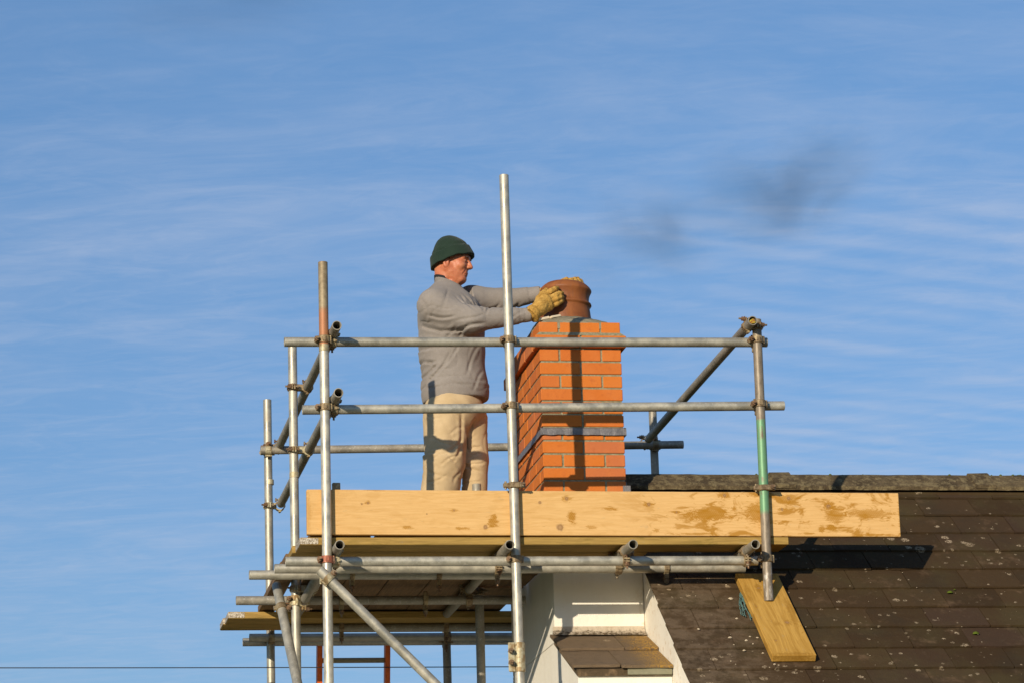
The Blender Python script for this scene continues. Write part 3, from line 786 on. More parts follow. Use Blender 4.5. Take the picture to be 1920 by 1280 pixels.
# standards
P1 = tube('standard', (-.951, 0, .02), (-.9445, 0, 5.262), 'galv_bright')
P1t = tube('standard', (-.9445, 0, 5.264), (-.944, 0, 5.708), 'rust_tube', 'rusty brown tube standing on the left front standard')
P2 = tube('standard', (.006, 0, .02), (0, 0, 6.188), 'galv_bright', 'tallest standard, bright galvanised, crossing the middle of the rails')
P3 = tube('standard', (1.290, 0, 3.972), (1.3005, 0, 5.436), 'green_tube', 'standard splashed with green paint, its foot on the roof plank')
P4X = U(552.3, 910, 1.19)[0]
P4 = tube('standard', (P4X, 1.19, .02), (P4X-.002, 1.19, U(549.5, 650, 1.19)[2]), 'galv')
P5 = tube('standard', (-.978, 2.687, .02), (-.993, 2.687, 5.610), 'galv')
P6X = U(899, 1280, 1.32)[0]
P6 = tube('standard', (P6X, 1.32, .02), (P6X+.012, 1.32, 4.262), 'galv_dull')
ST = U(893.5, 907, .985)
P9 = tube('standard', (ST[0], .985, ZT_), (ST[0], .985, ST[2]), 'galv_dull', 'short upright tube stub, its end just showing above the toe board in front of the trousers')
P7 = tube('standard', (.043, 2.687, .02), (.040, 2.687, 4.25), 'galv_dull')
P8 = tube('standard', (1.31, 2.60, zr(2.60)+.01), (1.309, 2.60, 5.56), 'galv_dull')
# rails
Yr = .052
R1 = tube('guard_rail', U(533, 641, Yr), U(1438, 641.8, Yr), 'galv')
R2 = tube('guard_rail', U(567, 767.7, Yr), U(1470, 760, Yr), 'galv')
R3 = tube('guard_rail', U(488.5, 843.5, 2.636), U(1281, 832.7, 2.549), 'galv_dull')
RA = tube('guard_rail', (-.893, -.135, 5.345), (-.928, 2.62, 5.325), 'galv_dull')
RB = tube('guard_rail', (-.890, -.135, 5.003), (-.926, 2.62, 4.975), 'galv_dull')
RC = tube('guard_rail', (1.252, -.11, 5.402), (1.254, 2.50, 5.345), 'galv_dull')
# ledgers
L1 = tube('ledger', (-1.147, .052, 4.186), (1.256, .052, 4.188))
L2 = tube('ledger', (-1.185, .240, 4.183), (1.235, .240, 4.181))
L3 = tube('ledger', (-1.292, .479, 4.192), (.105, .479, 4.190))
L4 = tube('ledger', (-1.300, 1.242, 4.184), (.26, 1.242, 4.182), 'galv_dull')
L7 = tube('ledger', (-.93, 2.285, 4.1925), (.62, 2.285, 4.1925), 'galv_dull')
L5 = tube('ledger', (-1.116, 2.636, 4.192), (.70, 2.636, 4.190), 'galv')
L6 = tube('ledger', (-1.146, 2.738, 4.182), (.70, 2.738, 4.182), 'galv')
# transoms under the boards
T1 = tube('transom', (-.897, -.135, 4.237), (-.895, 2.065, 4.238), 'galv_dull')
T2 = tube('transom', (-.050, -.135, 4.237), (-.046, 2.065, 4.238), 'galv_dull')
T3 = tube('transom', (.571, -.150, 4.236), (.571, .50, 4.236), 'galv_dull')
T4 = tube('transom', (1.198, -.150, 4.236), (1.198, .31, 4.236), 'galv_dull')
# braces
D1 = tube('brace', U(599, 1067, -.052), tuple(np.array(U(599, 1067, -.052))+(np.array(U(815, 1280, -.052))-np.array(U(599, 1067, -.052)))*1.9), 'galv')
D2 = tube('brace', U(518.5, 1096, .62), U(579, 1380, -.10), 'galv')
D2b = (Vector(U(518.5, 1096, .62)), Vector(U(579, 1380, -.10)))
D3 = tube('brace', U(603, 1066, .70), U(572, 1122, 1.14), 'galv_dull')
# end fittings
b = MB(); b.ring((-.9445, 0, 5.262), (0, 0, 1), .0238, .0262, .034, 24); b.build('spigot_ring', M['coupler_zinc'], scaf)
b = MB(); b.ring((P4X-.001, 1.19, U(552, 890, 1.19)[2]), (0, 0, 1), .0238, .0262, .030, 24); b.build('spigot_ring', M['coupler_zinc'], scaf)
b = MB(); b.ring((-.986, 2.687, 5.115), (0, 0, 1), .0238, .0265, .030, 24); b.build('spigot_ring', M['coupler_zinc'], scaf)
b = MB(); b.cyl((.0995, .479, 4.190), (.1075, .479, 4.190), .0262, 24); b.cyl((.085, .479, 4.190), (.1, .479, 4.190), .0262, 24); b.build('end_cap', M['yellow'], scaf)
b = MB()
for q in range(9):
    a_ = random.uniform(0, 6.28); rr_ = random.uniform(0, .011)
    b.cyl((1.252+rr_*math.cos(a_), -.098, 5.402+rr_*math.sin(a_)), (1.252+rr_*math.cos(a_), -.106-random.uniform(0, .003), 5.402+rr_*math.sin(a_)), .0085, 7)
b.build('end_stuffing', M['green_fill'], scaf)

def closest(A, B):
    p, q = A; r, s = B; d1 = q-p; d2 = s-r; w_ = p-r
    a, b_, c, d, e = d1.dot(d1), d1.dot(d2), d2.dot(d2), d1.dot(w_), d2.dot(w_)
    den = a*c-b_*b_
    t = (b_*e-c*d)/den; u = (a*e-b_*d)/den
    return p+d1*t, r+d2*u, d1.normalized(), d2.normalized()
def bolt_mesh():
    b = MB()
    b.cyl((0, 0, -.020), (0, 0, .046), .0052, 8)
    b.cyl((0, 0, .018), (0, 0, .031), .0125, 6, smooth=False)
    b.cyl((0, 0, .014), (0, 0, .018), .0145, 12)
    b.cyl((0, 0, -.026), (0, 0, -.018), .011, 6, smooth=False)
    me = mesh('bolt', b.v, b.f, M['bolt']); me.polygons.foreach_set('use_smooth', b.s); return me
BOLT = bolt_mesh()
def coupler(A, B, m='coupler', sa=1, sb=1, at=None):
    """double coupler joining tubes A and B: two banded jaws back to back, a bolt on each"""
    if at is None:
        pa, pb, da, db = closest(A, B)
    else:
        pa, pb, da, db = at
        pa = Vector(pa); pb = Vector(pb)
    n = (pb-pa)
    gap = n.length; n.normalize()
    mid = (pa+pb)/2
    b = MB()
    for p, d, nn, sgn in ((pa, da, n, sa), (pb, db, -n, sb)):
        b.ring(p, d, TR-.0005, TR+.0062, .036, 22)
        w_ = d.cross(nn).normalized()*sgn
        # lugs either side, hinge pin, ribs
        F = Matrix((w_, nn, d)).transposed().to_4x4(); F.translation = p
        b.box((TR-.001, -.012, -.015), (TR+.022, -.004, .015), .0015, F)
        b.box((TR-.001, .001, -.0155), (TR+.020, .010, .0155), .0015, F)
        b.box((-TR-.014, -.008, -.013), (-TR+.001, .008, .013), .003, F)
        b.cyl(F @ Vector((-TR-.009, 0, -.019)), F @ Vector((-TR-.009, 0, .019)), .0058, 8)
        b.box((-.008, -TR-.0085, -.012), (.012, -TR-.004, .012), .002, F)
    if gap > .03:
        F = Matrix((da.cross(n).normalized(), n, da)).transposed().to_4x4(); F.translation = mid
        h_ = max(.004, gap/2-TR+.004)
        b.box((-.017, -h_, -.017), (.017, h_, .017), .003, F)
    o = b.build('coupler', M[m], scaf, mid)
    o['_w'] = tuple(mid)
    for p, d, nn, sgn in ((pa, da, n, sa), (pb, db, -n, sb)):
        w_ = d.cross(nn).normalized()*sgn
        bo = link('bolt', BOLT, o)
        z = -nn; x = d; y = z.cross(x)
        mw = Matrix((x, y, z)).transposed().to_4x4(); mw.translation = p+w_*(TR+.0125)-mid
        bo.matrix_local = mw @ Matrix.Rotation(random.uniform(-.12, .12), 4, 'X')
    return o
def shift(T, off): return (T[0]+Vector(off), T[1]+Vector(off))
coupler(P1, R1, 'coupler', 1, 1); coupler(P1, R2, 'coupler', 1, 1)
coupler(P1, L1, 'coupler_red', 1, 1)
coupler(P2, R1, 'coupler', 1, 1); coupler(P2, R2, 'coupler', 1, 1); coupler(P2, L1, 'coupler', 1, 1)
coupler(P3, R1, 'coupler', 1, 1); coupler(P3, R2, 'coupler', 1, 1); coupler(P3, L1, 'coupler', 1, -1)
coupler(RA, R1, 'coupler', 1, -1); coupler(RB, R2, 'coupler', 1, -1)
coupler(T1, L1, 'coupler_zinc', 1, -1); coupler(T3, L1, 'coupler', -1, 1); coupler(T4, L1, 'coupler', -1, 1)
coupler(P4, RA, 'coupler', -1, 1); coupler(P4, RB, 'coupler_zinc', -1, 1)
coupler(P5, RA, 'coupler', -1, 1); coupler(P5, RB, 'coupler_zinc', -1, 1)
coupler(P5, R3, 'coupler_zinc', -1, 1)
coupler(P3, RC, 'coupler', 1, -1); coupler(P8, RC, 'coupler', 1, -1); coupler(P8, R3, 'coupler', -1, 1)
coupler(P5, L5, 'coupler', 1, 1); coupler(P7, L6, 'coupler', 1, -1)
coupler(P6, T2, 'coupler', 1, 1); coupler(T2, L4, 'coupler', 1, -1); coupler(P7, L5, 'coupler', -1, 1); coupler(T2, L2, 'coupler', -1, 1)
coupler(T3, L2, 'coupler', 1, -1)
coupler(P4, T1, 'coupler_zinc', -1, 1)
coupler(P4, D3, 'coupler_zinc', 1, -1); coupler(P4, L4, 'coupler_zinc', 1, -1)
# swivel coupler holding the long diagonal brace on the left front standard
pa = P1[0]+(P1[1]-P1[0])*((4.085-P1[0].z)/(P1[1].z-P1[0].z)); db = (D1[1]-D1[0]).normalized()
pb = D1[0]+db*((pa-D1[0]).dot(db)); 
coupler(P1, D1, 'coupler_zinc', 1, 1)
q0 = D2[0].lerp(D2[1], .16); dd_ = (D2[1]-D2[0]).normalized()
b = MB(); b.ring(q0, dd_, TR-.0005, TR+.0062, .036, 22)
F = Matrix((Vector((1, 0, 0)), Vector((1, 0, 0)).cross(dd_)*-1, dd_)).transposed().to_4x4(); F.translation = q0
b.box((TR-.001, -.012, -.015), (TR+.024, -.004, .015), .0015, F); b.box((TR-.001, .001, -.015), (TR+.030, .010, .015), .0015, F); b.box((-TR-.016, -.008, -.013), (-TR+.001, .008, .013), .003, F)
o = b.build('coupler', M['coupler'], scaf, q0)
link('bolt', BOLT, o, Vector((TR+.014, -.004, 0)), (R(90), 0, 0))
# board clips: single bands round the tube behind the toe board
for P_, z_, m_ in ((P2, 4.562, 'coupler'), (P3, 4.552, 'coupler'), (P4, 4.30, 'coupler')):
    c = P_[0]+(P_[1]-P_[0])*((z_-P_[0].z)/(P_[1].z-P_[0].z)); d = (P_[1]-P_[0]).normalized()
    b = MB(); b.ring(c, d, TR-.0005, TR+.006, .030, 22)
    F = Matrix((Vector((1, 0, 0)), Vector((0, 1, 0)), d)).transposed().to_4x4(); F.translation = c
    b.box((TR-.001, -.030, -.014), (TR+.026, -.020, .014), .003, F); b.box((TR-.001, -.019, -.014), (TR+.034, -.008, .014), .003, F)
    b.box((-TR-.030, -.016, -.012), (-TR+.001, .006, .012), .004, F)
    b.cyl(F @ Vector((-TR-.018, -.006, -.020)), F @ Vector((-TR-.018, -.006, .020)), .006, 8)
    b.box((-TR, -TR-.0085, -.014), (TR+.002, -TR-.003, .014), .003, F)
    o = b.build('board_clip', M[m_], scaf, c); o['_w'] = tuple(c)
    bo = link('bolt', BOLT, o, Vector((TR+.016, -.014, 0)), (R(90), 0, 0))
# sleeve coupler low on the tall standard
c0 = Vector((.0045, 0, U(966, 1204, 0)[2])); c1 = Vector((.0045, 0, U(967, 1259, 0)[2]))
b = MB(); b.ring((c0+c1)/2, (0, 0, 1), TR-.0005, TR+.0045, abs(c0.z-c1.z), 24)
b.box((-TR-.030, -.020, c1.z), (-TR+.004, -.012, c0.z), .003); b.box((-TR-.026, -.010, c1.z), (-TR+.004, -.002, c0.z), .003)
o = b.build('sleeve_coupler', M['coupler_zinc'], scaf, c1); o['_w'] = tuple(c1)
for z_ in (.3, .7):
    link('bolt', BOLT, o, Vector((-TR-.018-.0045, -.018, (c0.z-c1.z)*z_)), (R(90), 0, 0))
# clip standing behind the toe board by the left standard
b = MB(); b.box((-.905, .075, 4.35), (-.865, .105, 4.590), .003); b.build('toe_board_clip', M['coupler'], scaf)

# ------------------------------------------------------------------ boards
def board(nm, x0, x1, y0, y1, z0, z1, m, label, cat='scaffold board', group='boards of the scaffold platform', rz=0.0, iron=True):
    """board lying along X; origin at its left lower corner"""
    b = MB(); L = x1-x0; W_ = y1-y0; H_ = z1-z0
    n = max(3, int(L/.25)); 
    vs, fs = boxdata((0, 0, 0), (L, W_, H_), .003)
    b.add(vs, fs)
    o = b.build(nm, m, None); o.location = (x0, y0, z0); o.rotation_euler = (random.uniform(-.002, .002), random.uniform(-.0012, .0012), rz)
    tag(o, label, cat, group)
    return o
def end_iron(o, L, W_, H_, side):
    b = MB()
    if side == 0: b.box((-.0015, -.0016, .004), (.090, .0, H_-.004)); b.box((-.0018, 0, .003), (0, W_, H_-.003))
    else: b.box((L-.09, -.0016, .004), (L+.0015, 0, H_-.004))
    q = link('end_band', mesh('end_band', b.v, b.f, M['band']), o); return q
def m_band(k, b):
    v = oc(k); n = k.noise(v, 120, 4, .75)
    setb(k, b, col=k.mix(k.ramp(n, .42, .58), (.20, .15, .09), (.62, .56, .46)), rough=.7, metal=.2, normal=bump(k, n, .6, .003))
M['band'] = mat('flaking end band', m_band)
ZB, ZT = 4.266, 4.304
XE = U(1479, 1010, .03)[0]
toe = board('toe_board', -1.040, 2.012, .0285, .0665, 4.318, 4.546, M['toe'], 'long fresh pine toe board on edge along the platform front, with brown stains', 'toe board', None)
toe.rotation_euler = (0, R(.22), 0)
bo = board('scaffold_board', -1.075, XE, .032, .257, ZB, ZT, M['deck'], 'front platform board lying flat under the pine toe board, greenish edge in the sun'); end_iron(bo, XE+1.075, .225, ZT-ZB, 0)
bo = board('scaffold_board', -1.092, .735, .262, .487, ZB, ZT, M['deck'], 'second platform board from the front, directly behind the sunlit edge board')
bo = board('scaffold_board', -1.105, .275, .492, .717, ZB, ZT, M['deck_old'], 'third platform board from the front, ending at the white chimney breast')
bo = board('scaffold_board', -1.110, .275, .724, .949, ZB, ZT, M['deck_old'], 'fourth platform board from the front, next to the crosswise boards')
def cross_board(x, y, w_, ln, label, group, dz=0.0):
    b = MB(); b.box((0, -w_, 0), (ln, 0, ZT-ZB), .003)
    me = mesh('scaffold_board', b.v, b.f, M['deck_old'])
    o = link('scaffold_board', me, None, (x, y, ZB-dz), (0, 0, R(90)+random.uniform(-.003, .003)))
    tag(o, label, 'scaffold board', group)
G5 = 'crosswise boards of the scaffold platform'
cross_board(-1.105, .956, P4X-.029+1.105, 1.235, 'narrow crosswise board outside the second standard back at the open left end', G5)
x = P4X+.029
for i in range(5):
    wd_ = .2245 if i < 4 else .012+P6X-.032-x
    if wd_ < .05: break
    cross_board(x, .956, wd_, 1.235, ('crosswise underside board directly right of the second standard back', 'crosswise underside board, second to the right of the second standard back', 'middle one of the crosswise boards seen under the platform', 'crosswise underside board left of the one beside the dark inner standard', 'crosswise underside board beside the dark inner standard')[i], G5, .001*(i % 2))
    x += wd_+(.003, .005, .002, .006, .004)[i]
x = P6X+.012-.030
cross_board(x, .956, .272-x, .33, 'short crosswise board against the white breast, in front of the dark inner standard', G5)
cross_board(x, 1.352, .272-x, .84, 'short crosswise board against the white breast, behind the dark inner standard', G5)
ZB2, ZT2_ = 4.2175, 4.2555
xa = U(428, 1152, 2.075)[0]; xb = U(418, 1160, 2.305)[0]
bo = board('scaffold_board', xa, .720, 2.075, 2.298, ZB2, ZT2_, M['deck'], 'rear platform board sticking out left past the standards, nearer of the two'); end_iron(bo, .72-xa, .223, ZT2_-ZB2, 0)
bo = board('scaffold_board', xb, .720, 2.302, 2.524, ZB2, ZT2_, M['deck'], 'rearmost platform board, its end reaching farthest left'); end_iron(bo, .72-xb, .222, ZT2_-ZB2, 0)
xc = U(695, 1000, .09)[0]; xd = U(706, 1000, .09)[0]
board('scaffold_board', -1.02, xc, .085, .300, ZT+.0015, ZT+.036, M['deck_old'], 'board lying on the platform behind the toe board, left of the small gap')
board('scaffold_board', xd, 1.05, .085, .300, ZT+.0015, ZT+.036, M['deck_old'], 'board lying on the platform behind the toe board, right of the small gap')
def hang_clip(T, px, py, Yd):
    x = U(px, py, Yd)[0]; t = (x-T[0].x)/(T[1].x-T[0].x); c = T[0].lerp(T[1], t); d = (T[1]-T[0]).normalized()
    b = MB(); b.ring(c, d, TR-.0005, TR+.006, .026, 20)
    b.box((c.x-.012, c.y-.012, c.z-TR-.030), (c.x+.012, c.y+.006, c.z-TR+.002), .002); b.box((c.x-.014, c.y-TR-.008, c.z-.012), (c.x+.014, c.y-TR-.003, c.z+TR+.020), .002)
    o = b.build('board_clip', M['coupler'], scaf, c)
    bo = link('bolt', BOLT, o, Vector((0, -.003, -TR-.020)), (R(180), 0, 0))
for a_ in ((L3, 660, 1080, .479), (L3, 823, 1080, .479), (L4, 797, 1120, 1.242), (L4, 640, 1120, 1.242), (L2, 932, 1065, .24), (L2, 1249, 1065, .24), (L7, 836, 1175, 2.285), (L5, 836, 1190, 2.636), (L7, 640, 1175, 2.285)): hang_clip(*a_)

# plank lying on the roof slope under the green splashed standard
b = MB(); PL, PW = .845, .222
vs, fs = boxdata((0, 0, 0), (PL, PW, .038), .003)
# nibbled edges
b.add(vs, fs)
pk = b.build('roof_plank', M['plank'], None)
ex = Vector((.0, -CA, -SA)); ez = Vector((0, -SA, CA)); ey = ez.cross(ex)
mm = Matrix((ex, ey, ez)).transposed().to_4x4()
p0 = Vector((1.181, .255, zr(.255)))+ez*.0065
pk.matrix_world = Matrix.Translation(p0) @ mm
tag(pk, 'short weathered plank lying down the roof slope under the foot of the green splashed standard', 'plank')
# ladder behind the platform
lad = empty('ladder', (-.49, 3.6, 0), 'orange painted ladder leaning up behind the scaffold, seen below the platform', 'ladder'); lad['_w'] = (-.49, 3.6, 0)
yb = lambda z: 2.80+(4.24-z)*.22
for X_, w_ in ((-.692, .030), (-.2935, .030)):
    b = MB()
    b.prism([(yb(4.235)-.035, 4.235), (yb(4.235)+.035, 4.235), (yb(0)+.035, 0), (yb(0)-.035, 0)], X_-w_/2, X_+w_/2, 'YZ')
    b.build('stile', M['ladder'], lad, (X_, yb(2), 2))
for i in range(15):
    z = 4.085-i*.27
    b = MB(); b.cyl((-.676, yb(z), z), (-.309, yb(z), z), .0155, 12); b.build('rung', M['rung'], lad, (-.49, yb(z), z))
# overhead cable
pa_, pb_ = Vector(U(0, 1251, 2.48)), Vector(U(958, 1249, 2.48))
pts = []
for i in range(41):
    t = -3.2+4.2*i/40
    p = pa_.lerp(pb_, t); p.z += .006*((t-.5)**2-.25); pts.append(p)
b = MB()
for p, q in zip(pts[:-1], pts[1:]): b.cyl(p, q, .0028, 6, caps=False)
o = b.build('overhead_cable', M['cable']); tag(o, 'thin black overhead cable crossing the sky below the platform to the wall', 'cable')
# frayed rope by the plank
def strand(pts, r, b, n=6):
    for p, q in zip(pts[:-1], pts[1:]): b.cyl(p, q, r, n, caps=False)
b = MB()
rr = random.Random(5)
for k_ in range(9):
    x = 1.178+rr.uniform(-.010, .004); y = .11+rr.uniform(-.02, .03); pts = []
    dx = rr.uniform(-.006, .010); L = rr.randint(9, 24)
    for i in range(L):
        pts.append(Vector((x, y, zr(y)+.010+rr.uniform(0, .010)))); y -= .0105; x += dx*.3+rr.uniform(-.0065, .0055)-(.001 if x > 1.172 else 0)
    strand(pts, .0022, b, 5)
o = b.build('frayed_rope', M['rope'], None, (1.17, .1, zr(.1))); tag(o, 'frayed blue green rope lying on the tiles along the left edge of the roof plank', 'rope')
# mortar crumbs on the tiles
b = MB()
def crumb(x, y, s):
    c = Vector((x, y, zr(y)+.004)); n = 7; vs = []
    pr = [rr.uniform(.55, 1.2)*s for _ in range(n)]
    for i in range(n):
        a = 6.283*i/n; vs.append(c+Vector((1, 0, 0))*math.cos(a)*pr[i]*1.2+Vector((0, CA, SA))*math.sin(a)*pr[i]*.8)
    top = [c+(v-c)*.55+Vector((0, -SA, CA))*s*.55 for v in vs]
    b.add(vs+top, [(i, (i+1) % n, (i+1) % n+n, i+n) for i in range(n)]+[tuple(range(n, 2*n))])
for (px, py, s) in ((1370, 1123, .011), (1310, 1180, .007), (1369, 1196, .010), (1381, 1160, .007), (1399, 1201, .008), (1412, 1208, .007), (1406, 1194, .006), (1395, 1220, .008), (1420, 1196, .006), (1430, 1225, .006), (1440, 1205, .004), (1452, 1246, .008), (1460, 1248, .006), (1443, 1252, .005), (1376, 1209, .004), (1362, 1097, .005), (1300, 1060, .004), (1371, 1240, .005)):
    d = FW+RT*(px-960)/F_PX-UP*(py-640)/F_PX; t = (Z0+TA*CAM[1]-CAM[2])/(d[2]-TA*d[1]); p = CAM+d*t; crumb(p[0], p[1], s)
for i in range(90):
    crumb(rr.uniform(.82, 2.9), rr.uniform(-.9, .8), rr.uniform(.0012, .0032))
o = b.build('mortar_crumbs', M['crumb'], None, (1.2, 0, zr(0))); tag(o, 'pale mortar crumbs scattered over the roof tiles beside the plank', 'mortar crumbs', None, 'stuff')
# moss cushions
mo = MB()
def cushion(px, py, s, ridge=False):
    if ridge: c = Vector(U(px, py, YR)); c.z = zr(YR)+.036
    else:
        d = FW+RT*(px-960)/F_PX-UP*(py-640)/F_PX; t = (Z0+TA*CAM[1]-CAM[2])/(d[2]-TA*d[1]); c = Vector(CAM+d*t)
    vs = []; fs = []; nu, nv = 12, 6
    for j in range(nv+1):
        for i in range(nu):
            a = 6.283*i/nu; e = 1.57*j/nv; q = s*(1+rr.uniform(-.12, .12))
            vs.append(c+Vector((math.cos(a)*math.cos(e)*q, math.sin(a)*math.cos(e)*q*.8, math.sin(e)*q*.8)))
    for j in range(nv):
        for i in range(nu): fs.append((j*nu+i, j*nu+(i+1) % nu, (j+1)*nu+(i+1) % nu, (j+1)*nu+i))
    mo.add(vs, fs, True)
for a in ((1781.5, 1111, .016), (1830, 1188, .017), (1717, 924, .006), (1790, 1105, .006)): cushion(*a)
for i in range(46):
    px = rr.choice((rr.uniform(1815, 1915), rr.uniform(1190, 1915), rr.uniform(1440, 1480))); cushion(px, 889, rr.uniform(.003, .009), True)
o = mo.build('moss_cushions', M['moss'], None, (2.4, 0, zr(0))); tag(o, 'small green moss cushions on the tiles and along the ridge', 'moss', None, 'stuff')
# ------------------------------------------------------------------ smoke drifting high behind the house
def smoke(px, py, dist, rx, rz, tilt, dens, seed, label):
    c = np.array(U(px, py, dist)); s = (dist+14.79)/F_PX/math.cos(PS)
    vs = []; fs = []; nu, nv = 24, 12
    for j in range(nv+1):
        for i in range(nu):
            a = 2*math.pi*i/nu; e = math.pi*(j/nv-.5)
            vs.append((math.cos(a)*math.cos(e), math.sin(a)*math.cos(e), math.sin(e)))
    for j in range(nv):
        for i in range(nu): fs.append((j*nu+i, j*nu+(i+1) % nu, (j+1)*nu+(i+1) % nu, (j+1)*nu+i))
    m = bpy.data.materials.new('smoke'); m.use_nodes = True; k = N(m.node_tree); k.n.clear()
    v = oc(k)
    r_ = k.node('ShaderNodeVectorMath', {0: v}, operation='LENGTH').outputs['Value']
    n_ = k.noise(k.vadd(v, (seed*3.1, seed, 0)), 1.3, 6, .6, .5)
    den = k.math('MULTIPLY', k.ramp(r_, 1.0, .0), k.ramp(n_, .26, .72))
    vol = k.node('ShaderNodeVolumePrincipled', {'Color': (.11, .13, .17), 'Density': k.math('MULTIPLY', den, dens)})
    k.l.new(vol.outputs[0], k.node('ShaderNodeOutputMaterial').inputs['Volume'])
    o = link('smoke_puff', mesh('smoke_puff', vs, fs, m, True), None, c, (0, -R(tilt), 0))
    o.scale = (rx*s, rx*s*.7, rz*s)
    tag(o, label, 'smoke', 'smoke puffs in the sky'); return o
smoke(1230, 425, 60, 120, 160, 62, .42, 1, 'faint grey smoke puff in the sky between the tall standard and the broader puffs')
smoke(1405, 375, 60, 130, 165, 70, .34, 2, 'middle smoke puff, broad and ragged, left of the highest one')
smoke(1520, 340, 60, 185, 130, 42, .38, 3, 'rightmost and highest dark smoke puff in the sky')
smoke(1135, 490, 60, 120, 90, 40, .12, 4, 'lowest, barely visible wisp of smoke just above the chimney pot')
smoke(420, 8, 60, 330, 70, 5, .11, 6, 'very faint long dark smoke smudge along the top left of the sky')
# ------------------------------------------------------------------ signed distance sculpting
def surfnet(fn, lo, hi, h):
    lo = np.array(lo, float); hi = np.array(hi, float)
    n = np.maximum(4, np.ceil((hi-lo)/h).astype(int)+1)
    ax = [lo[i]+h*np.arange(n[i]) for i in range(3)]
    X, Y, Z = np.meshgrid(*ax, indexing='ij')
    D = fn(X, Y, Z).astype(np.float32)
    s = D < 0
    c8 = [(i, j, k) for i in (0, 1) for j in (0, 1) for k in (0, 1)]
    def sub(A, o): return A[o[0]:n[0]-1+o[0], o[1]:n[1]-1+o[1], o[2]:n[2]-1+o[2]]
    cnt = sum(sub(s, o).astype(np.int8) for o in c8)
    act = (cnt > 0) & (cnt < 8)
    ci = np.argwhere(act)
    acc = np.zeros((len(ci), 3)); num = np.zeros(len(ci))
    edges = [(a, b) for a in c8 for b in c8 if sum(abs(a[i]-b[i]) for i in range(3)) == 1 and a < b]
    for a, b in edges:
        da = D[ci[:, 0]+a[0], ci[:, 1]+a[1], ci[:, 2]+a[2]]; db = D[ci[:, 0]+b[0], ci[:, 1]+b[1], ci[:, 2]+b[2]]
        m = (da < 0) != (db < 0)
        t = np.where(m, da/np.where(m, da-db, 1), 0)
        P_ = np.array(a)[None, :]+t[:, None]*(np.array(b)-np.array(a))[None, :]
        acc += P_*m[:, None]; num += m
    V = lo+(ci+acc/num[:, None])*h
    idx = -np.ones(act.shape, int); idx[tuple(ci.T)] = np.arange(len(ci))
    F = []
    for a in range(3):
        o1, o2 = [(1, 2), (2, 0), (0, 1)][a]
        e = np.zeros(3, int); e[a] = 1
        A = s[:n[0]-e[0], :n[1]-e[1], :n[2]-e[2]]; B = s[e[0]:, e[1]:, e[2]:]
        q = np.argwhere(A != B)
        ok = (q[:, o1] > 0) & (q[:, o2] > 0) & (q[:, o1] < n[o1]-1) & (q[:, o2] < n[o2]-1) & (q[:, a] < n[a]-1)
        q = q[ok]
        def cell(d1, d2):
            r_ = q.copy(); r_[:, o1] -= d1; r_[:, o2] -= d2; return idx[tuple(r_.T)]
        quad = np.stack([cell(0, 0), cell(1, 0), cell(1, 1), cell(0, 1)], 1)
        flip = ~s[tuple(q.T)]
        quad[flip] = quad[flip][:, ::-1]
        F.append(quad)
    return V, np.concatenate(F)
def smooth_v(V, F, it, lam=.5):
    E = np.concatenate([F[:, [0, 1]], F[:, [1, 2]], F[:, [2, 3]], F[:, [3, 0]]])
    for _ in range(it):
        acc = np.zeros_like(V); c = np.zeros(len(V))
        np.add.at(acc, E[:, 0], V[E[:, 1]]); np.add.at(acc, E[:, 1], V[E[:, 0]])
        np.add.at(c, E[:, 0], 1); np.add.at(c, E[:, 1], 1)
        V = V+lam*(acc/np.maximum(c, 1)[:, None]-V)
    return V
def np_mesh(name, V, F, m, loc):
    loc = np.array(loc); me = bpy.data.meshes.new(name)
    me.vertices.add(len(V)); me.vertices.foreach_set('co', (V-loc).astype(np.float32).ravel())
    me.loops.add(len(F)*4); me.loops.foreach_set('vertex_index', F.astype(np.int32).ravel())
    me.polygons.add(len(F)); me.polygons.foreach_set('loop_start', (np.arange(len(F))*4).astype(np.int32))
    me.polygons.foreach_set('loop_total', np.full(len(F), 4, np.int32)); me.polygons.foreach_set('use_smooth', np.ones(len(F), bool))
    me.materials.append(m); me.update(calc_edges=True); me.validate(); return me
def smin(a, b, k):
    if k <= 0: return np.minimum(a, b)
    h = np.clip(.5+.5*(b-a)/k, 0, 1); return b+(a-b)*h-k*h*(1-h)
def smax(a, b, k): return -smin(-a, -b, k)
def cap(X, Y, Z, a, b, ra, rb=None):
    rb = ra if rb is None else rb
    a = np.array(a, float); b = np.array(b, float); d = b-a; L = d@d
    t = np.clip(((X-a[0])*d[0]+(Y-a[1])*d[1]+(Z-a[2])*d[2])/L, 0, 1)
    return np.sqrt((X-a[0]-t*d[0])**2+(Y-a[1]-t*d[1])**2+(Z-a[2]-t*d[2])**2)-(ra+(rb-ra)*t)
def ell(X, Y, Z, c, r, ax=None):
    x, y, z = X-c[0], Y-c[1], Z-c[2]
    if ax is not None:
        ax = np.array(ax); x, y, z = (x*ax[0][0]+y*ax[0][1]+z*ax[0][2], x*ax[1][0]+y*ax[1][1]+z*ax[1][2], x*ax[2][0]+y*ax[2][1]+z*ax[2][2])
    k0 = np.sqrt((x/r[0])**2+(y/r[1])**2+(z/r[2])**2); k1 = np.sqrt((x/r[0]**2)**2+(y/r[1]**2)**2+(z/r[2]**2)**2)
    return k0*(k0-1)/np.maximum(k1, 1e-6)
def sn(X, Y, Z, f, s=0.0):
    return (np.sin(X*f+s+1.7*np.sin(Y*f*.6+s*2))*np.sin(Y*f*.9+2.1+s+1.3*np.sin(Z*f*.7))+np.sin(Z*f*1.1+.7*s+1.5*np.sin(X*f*.5+1)))*.5

